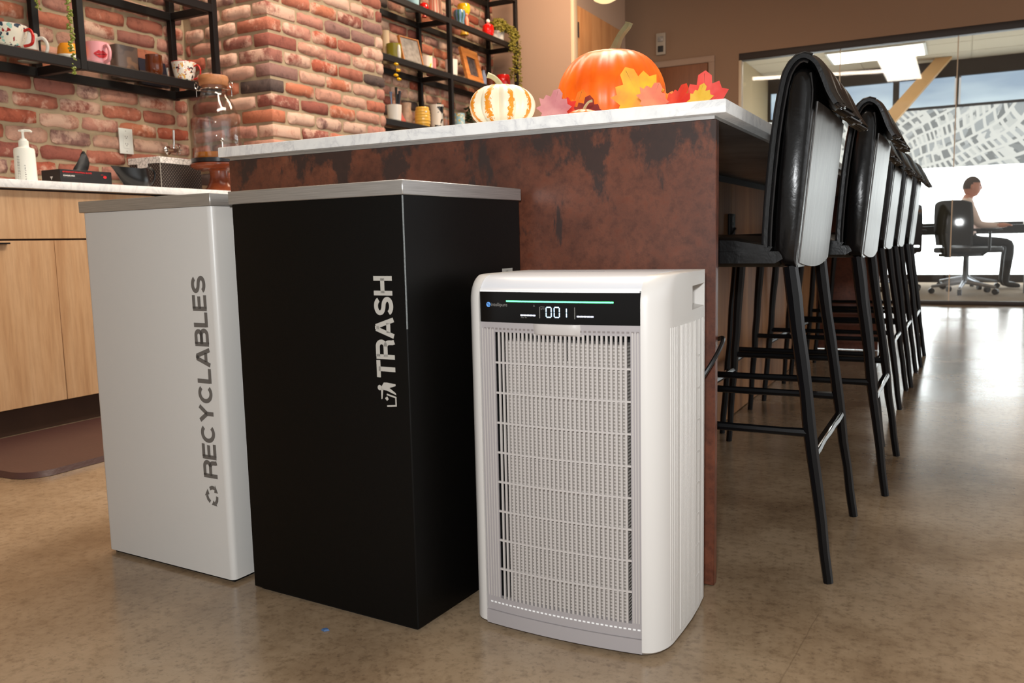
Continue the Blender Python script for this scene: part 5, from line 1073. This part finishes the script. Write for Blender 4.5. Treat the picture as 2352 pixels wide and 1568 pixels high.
mk('spigot', tube(bm_(), [(.085, -.06, .05), (.115, -.08, .05), (.122, -.084, .045), (.122, -.084, .025)], .008, 10), 'chrome', t); b2 = bm_(); tube(b2, [(.113, -.078, .05), (.113, -.078, .085)], .004, 8); sphere(b2, (.113, -.078, .090), .009, 12, 8); mk('spigot_knob', b2, 'chrome', t)

# ------------------------------------------------------------------ rear wall device, pendant, office furniture, person
t = thing('fire_alarm', 'pale fire alarm strobe high on the taupe wall', 'alarm', (-2.718, YG, 2.57)); mk('plate', box(bm_(), -.048, .048, -.03, -.001, -.105, .105, .006), 'alarm_white', t); mk('lens', box(bm_(), -.028, .028, -.042, -.031, .02, .07, .006), 'photo_bw', t); mk('grille', box(bm_(), -.028, .028, -.036, -.031, -.08, -.02, .003), 'slot_dark', t)
t = thing('pendant_lamp', 'warm glowing pendant lamp in front of the wooden corner door', 'lamp', (-2.47, 6.33, 2.475))
mk('shade', lathe(bm_(), [(0, -.03), (.05, -.026), (.085, -.008), (.10, .02), (.098, .022), (.08, -.002), (0, -.02)], 36, caps=False), 'pendant_glow', t); mk('rim_band', tube(bm_(), [(.10*cos(2*pi*i/36), .10*sin(2*pi*i/36), .022) for i in range(36)], .005, 8, closed=True), 'dark_frame', t); mk('cap', lathe(bm_(), [(.1, .022), (.06, .08), (.015, .11), (0, .11)], 32, caps=False), 'dark_frame', t); mk('cord', tube(bm_(), [(0, 0, .11), (0, 0, ZC-2.476)], .003, 6), 'cable_black', t)
def office_chair(label, x, y, rz):
    t = thing('office_chair', label, 'office chair', (x, y, .005), rz, 'office chairs behind the glass')   # faces local +y
    bm = bm_(); rows = []
    for j in range(9):
        z = .50+.46*j/8; w = .215+.02*sin(pi*j/8); row = []
        for i in range(9):
            s = i/8*2-1; row.append((s*w, -.20+.05*s*s-.03*(j/8), z-.03*(abs(s)**4)*(1 if j == 8 else 0)))
        rows.append(row)
    a = [[bm.verts.new(p) for p in r] for r in rows]; c = [[bm.verts.new((p[0], p[1]-.03, p[2])) for p in r] for r in rows]
    for L in (a, c):
        for j in range(8):
            for i in range(8): bm.faces.new((L[j][i], L[j][i+1], L[j+1][i+1], L[j+1][i]))
    rim = [(j, 0) for j in range(9)]+[(8, i) for i in range(1, 9)]+[(j, 8) for j in range(7, -1, -1)]+[(0, i) for i in range(7, 0, -1)]
    for k in range(len(rim)): p, q = rim[k], rim[(k+1) % len(rim)]; bm.faces.new((a[p[0]][p[1]], a[q[0]][q[1]], c[q[0]][q[1]], c[p[0]][p[1]]))
    mk('backrest', bm, 'office_black', t, smooth=50); mk('seat', box(bm_(), -.24, .24, -.20, .26, .42, .48, .025, 3), 'office_black', t)
    mk('back_bar', box(bm_(), -.03, .03, -.26, -.22, .38, .62, .008), 'office_black', t); mk('seat_plate', box(bm_(), -.12, .12, -.24, .12, .385, .418, .006), 'office_black', t)
    for s in (-1, 1): ar = mk('armrest', box(bm_(), s*.28-.035, s*.28+.035, -.10, .14, .64, .67, .012), 'office_black', t); mk('arm_post', tube(bm_(), [(s*.20, .0, .40), (s*.285, .0, .45), (s*.285, .0, .645)], .014, 8), 'office_black', ar)
    mk('gas_column', tube(bm_(), [(0, 0, .10), (0, 0, .39)], [.026, .02], 12), 'office_black', t)
    for i in range(5):
        b_ = 2*pi*i/5+.3; d = Vector((cos(b_), sin(b_), 0)); lg = mk('base_leg', tube(bm_(), [d*.03+Vector((0, 0, .12)), d*.31+Vector((0, 0, .075))], [.024, .014], 8), 'office_metal', t)
        mk('caster', tube(bm_(), [d*.31+Vector((-.018*d.y, .018*d.x, .03)), d*.31+Vector((.018*d.y, -.018*d.x, .03))], .03, 12), 'office_black', lg)
    return t
office_chair('black office chair turned away behind the glass wall', .05, 10.0, -.75)
office_chair('black office chair carrying the seated person behind the glass', .07, 10.95, -1.45)
office_chair('black office chair at the dark desk, partly behind the stools', -.66, 10.45, .35)
def desk(label, x0, x1, y0, y1, h, topm):
    t = thing('desk', label, 'desk', ((x0+x1)/2, (y0+y1)/2, .005)); w, d = (x1-x0)/2, (y1-y0)/2
    mk('desktop', box(bm_(), -w, w, -d, d, h-.035, h, .004), topm, t)
    for sx_ in (-1, 1):
        for sy_ in (-1, 1): mk('leg', box(bm_(), sx_*(w-.05)-.025, sx_*(w-.05)+.025, sy_*(d-.05)-.025, sy_*(d-.05)+.025, 0, h-.036, .003), 'office_metal', t)
    mk('modesty_panel', box(bm_(), -w+.08, w-.08, -d+.02, -d+.04, h-.14, h-.036), 'office_black', t, smooth=0); return t
desk('long dark desk along the office window', -1.0, 1.6, 11.55, 12.1, .743, 'office_black'); desk('light-topped desk at the side of the glass office', .56, 1.9, 9.5, 10.2, .735, 'desk_top')
t = thing('striped_screen', 'grey striped panel standing on the light-topped desk', 'panel', (.80, 9.95, .7405)); mk('backing', box(bm_(), -.14, .25, .0, .02, .0, .48, .003), 'outlet_white', t)
for i in range(6): mk('stripe', box(bm_(), -.13+i*.063, -.10+i*.063, -.003, -.0002, .18, .46), 'stripe_grey', t, smooth=0)
# seated person, facing +x
def person(label, loc, rz):
    t = thing('person', label, 'person', loc, rz)          # local: faces +y, seat height .485
    me = bpy.data.meshes.new('body'); V = []; E_ = []; Rr = []
    def add(p, r, par=None):
        V.append(p); Rr.append(r); i = len(V)-1
        if par is not None: E_.append((par, i))
        return i
    pel = add((0, 0, .57), (.15, .12)); sp = add((0, -.03, .74), (.14, .105), pel); chs = add((0, -.03, .92), (.165, .115), sp); nk = add((0, -.005, 1.055), (.062, .062), chs); hd0 = add((0, .015, 1.105), (.055, .06), nk)
    for s in (-1, 1):
        sh = add((s*.165, -.025, .985), (.07, .065), chs); el = add((s*.215, .09, .74), (.048, .048), sh); wr = add((s*.16, .32, .73), (.030, .027), el); pm = add((s*.15, .375, .735), (.034, .018), wr)
        for k in range(4): f1 = add((s*(.13+.014*k), .415, .735), (.009, .009), pm); add((s*(.13+.014*k), .445-.006*abs(k-1.5), .722), (.008, .008), f1)
        th = add((s*.118, .392, .732), (.010, .010), pm); add((s*.108, .415, .724), (.008, .008), th)
        hp = add((s*.09, .06, .545), (.085, .078), pel); kn = add((s*.12, .44, .535), (.062, .058), hp); an = add((s*.12, .40, .10), (.042, .042), kn); he = add((s*.12, .41, .05), (.040, .042), an); add((s*.125, .56, .035), (.036, .024), he)
    me.from_pydata(V, E_, []); o = bpy.data.objects.new('body', me); COL.objects.link(o)
    o.modifiers.new('skin', 'SKIN'); sv = me.skin_vertices[0].data
    for i, r in enumerate(Rr): sv[i].radius = r
    sv[0].use_root = True; sb = o.modifiers.new('sub', 'SUBSURF'); sb.levels = 1; sb.render_levels = 1
    bpy.context.view_layer.update(); nm = bpy.data.meshes.new_from_object(o.evaluated_get(bpy.context.evaluated_depsgraph_get())); bpy.data.objects.remove(o)
    bm = bmesh.new(); bm.from_mesh(nm)
    # head with brow, nose, chin and ears joined to the neck
    h = bmesh.new(); bmesh.ops.create_uvsphere(h, u_segments=28, v_segments=20, radius=1.0)
    for v in h.verts:
        x, y, z = v.co; jaw = 1-.22*max(0, -z)**1.5; yy = y*.098*(1 if y < 0 else .96-.05*max(0, -z)); xx = x*.075*jaw
        if y > 0: yy += .022*math.exp(-((x/.16)**2+((z+.12)/.16)**2))+.006*math.exp(-((x/.5)**2+((z-.28)/.12)**2))-.008*math.exp(-(((abs(x)-.36)/.15)**2+((z-.12)/.12)**2))+.008*math.exp(-((x/.3)**2+((z+.52)/.08)**2))+.008*math.exp(-((x/.3)**2+((z+.85)/.15)**2))
        v.co = Vector((xx, yy+.035, z*.118+1.185))
    for s in (-1, 1): e = bmesh.new(); bmesh.ops.create_uvsphere(e, u_segments=8, v_segments=8, radius=1); bmesh.ops.scale(e, vec=(.010, .017, .030), verts=e.verts[:]); bmesh.ops.translate(e, vec=(s*.076, .025, 1.185), verts=e.verts[:]); join(h, e)
    join(bm, h); bmesh.ops.recalc_face_normals(bm, faces=bm.faces[:])
    for f in bm.faces:
        c = f.calc_center_median(); f.smooth = True
        if c.z > 1.055: f.material_index = 0
        elif c.z < .075: f.material_index = 3
        elif c.z < .64 and not (c.y > .2 and c.z > .69): f.material_index = 2
        elif c.y > .29 and c.z > .69: f.material_index = 0
        else: f.material_index = 1
    nm.materials.clear()
    for mm in ('skin', 'shirt', 'trousers', 'shoe'): nm.materials.append(MATS[mm])
    bm.to_mesh(nm); bm.free()
    b = bpy.data.objects.new('body', nm); COL.objects.link(b); b.parent = t
    h = bmesh.new(); bmesh.ops.create_uvsphere(h, u_segments=24, v_segments=16, radius=1.0)
    bmesh.ops.delete(h, geom=[v for v in h.verts if v.co.z < (.38 if v.co.y > .25 else (-.05 if v.co.y > -.2 else -.35))], context='VERTS')
    for v in h.verts: v.co = Vector((v.co.x*.079, v.co.y*.101+.034, v.co.z*.124+1.187))
    mk('hair', h, 'hair', t, smooth=60); 
    for s in (-1, 1): e = bm_(); sphere(e, (s*.027, .122, 1.20), .0075, 8, 6); mk('eye', e, 'slot_dark', t)
    return t
person('person in a pale shirt sitting sideways at a desk behind the glass', (.060, 10.95, .005), -1.45); [o for o in COL.objects if o.name.startswith('person')][0].scale = (.955, .955, .955)
tag(mk('paper_scrap', prism(bm_(), [(-.007, -.003), (.002, -.006), (.008, .002), (.001, .006), (-.004, .003)], lambda a, b_: (a, b_, .0004), lambda a, b_: (a*.7, b_*.7, .003)), 'scrap_blue', loc=(-.946, 1.08, 0)), 'tiny blue scrap on the concrete in front of the black bin', 'scrap')
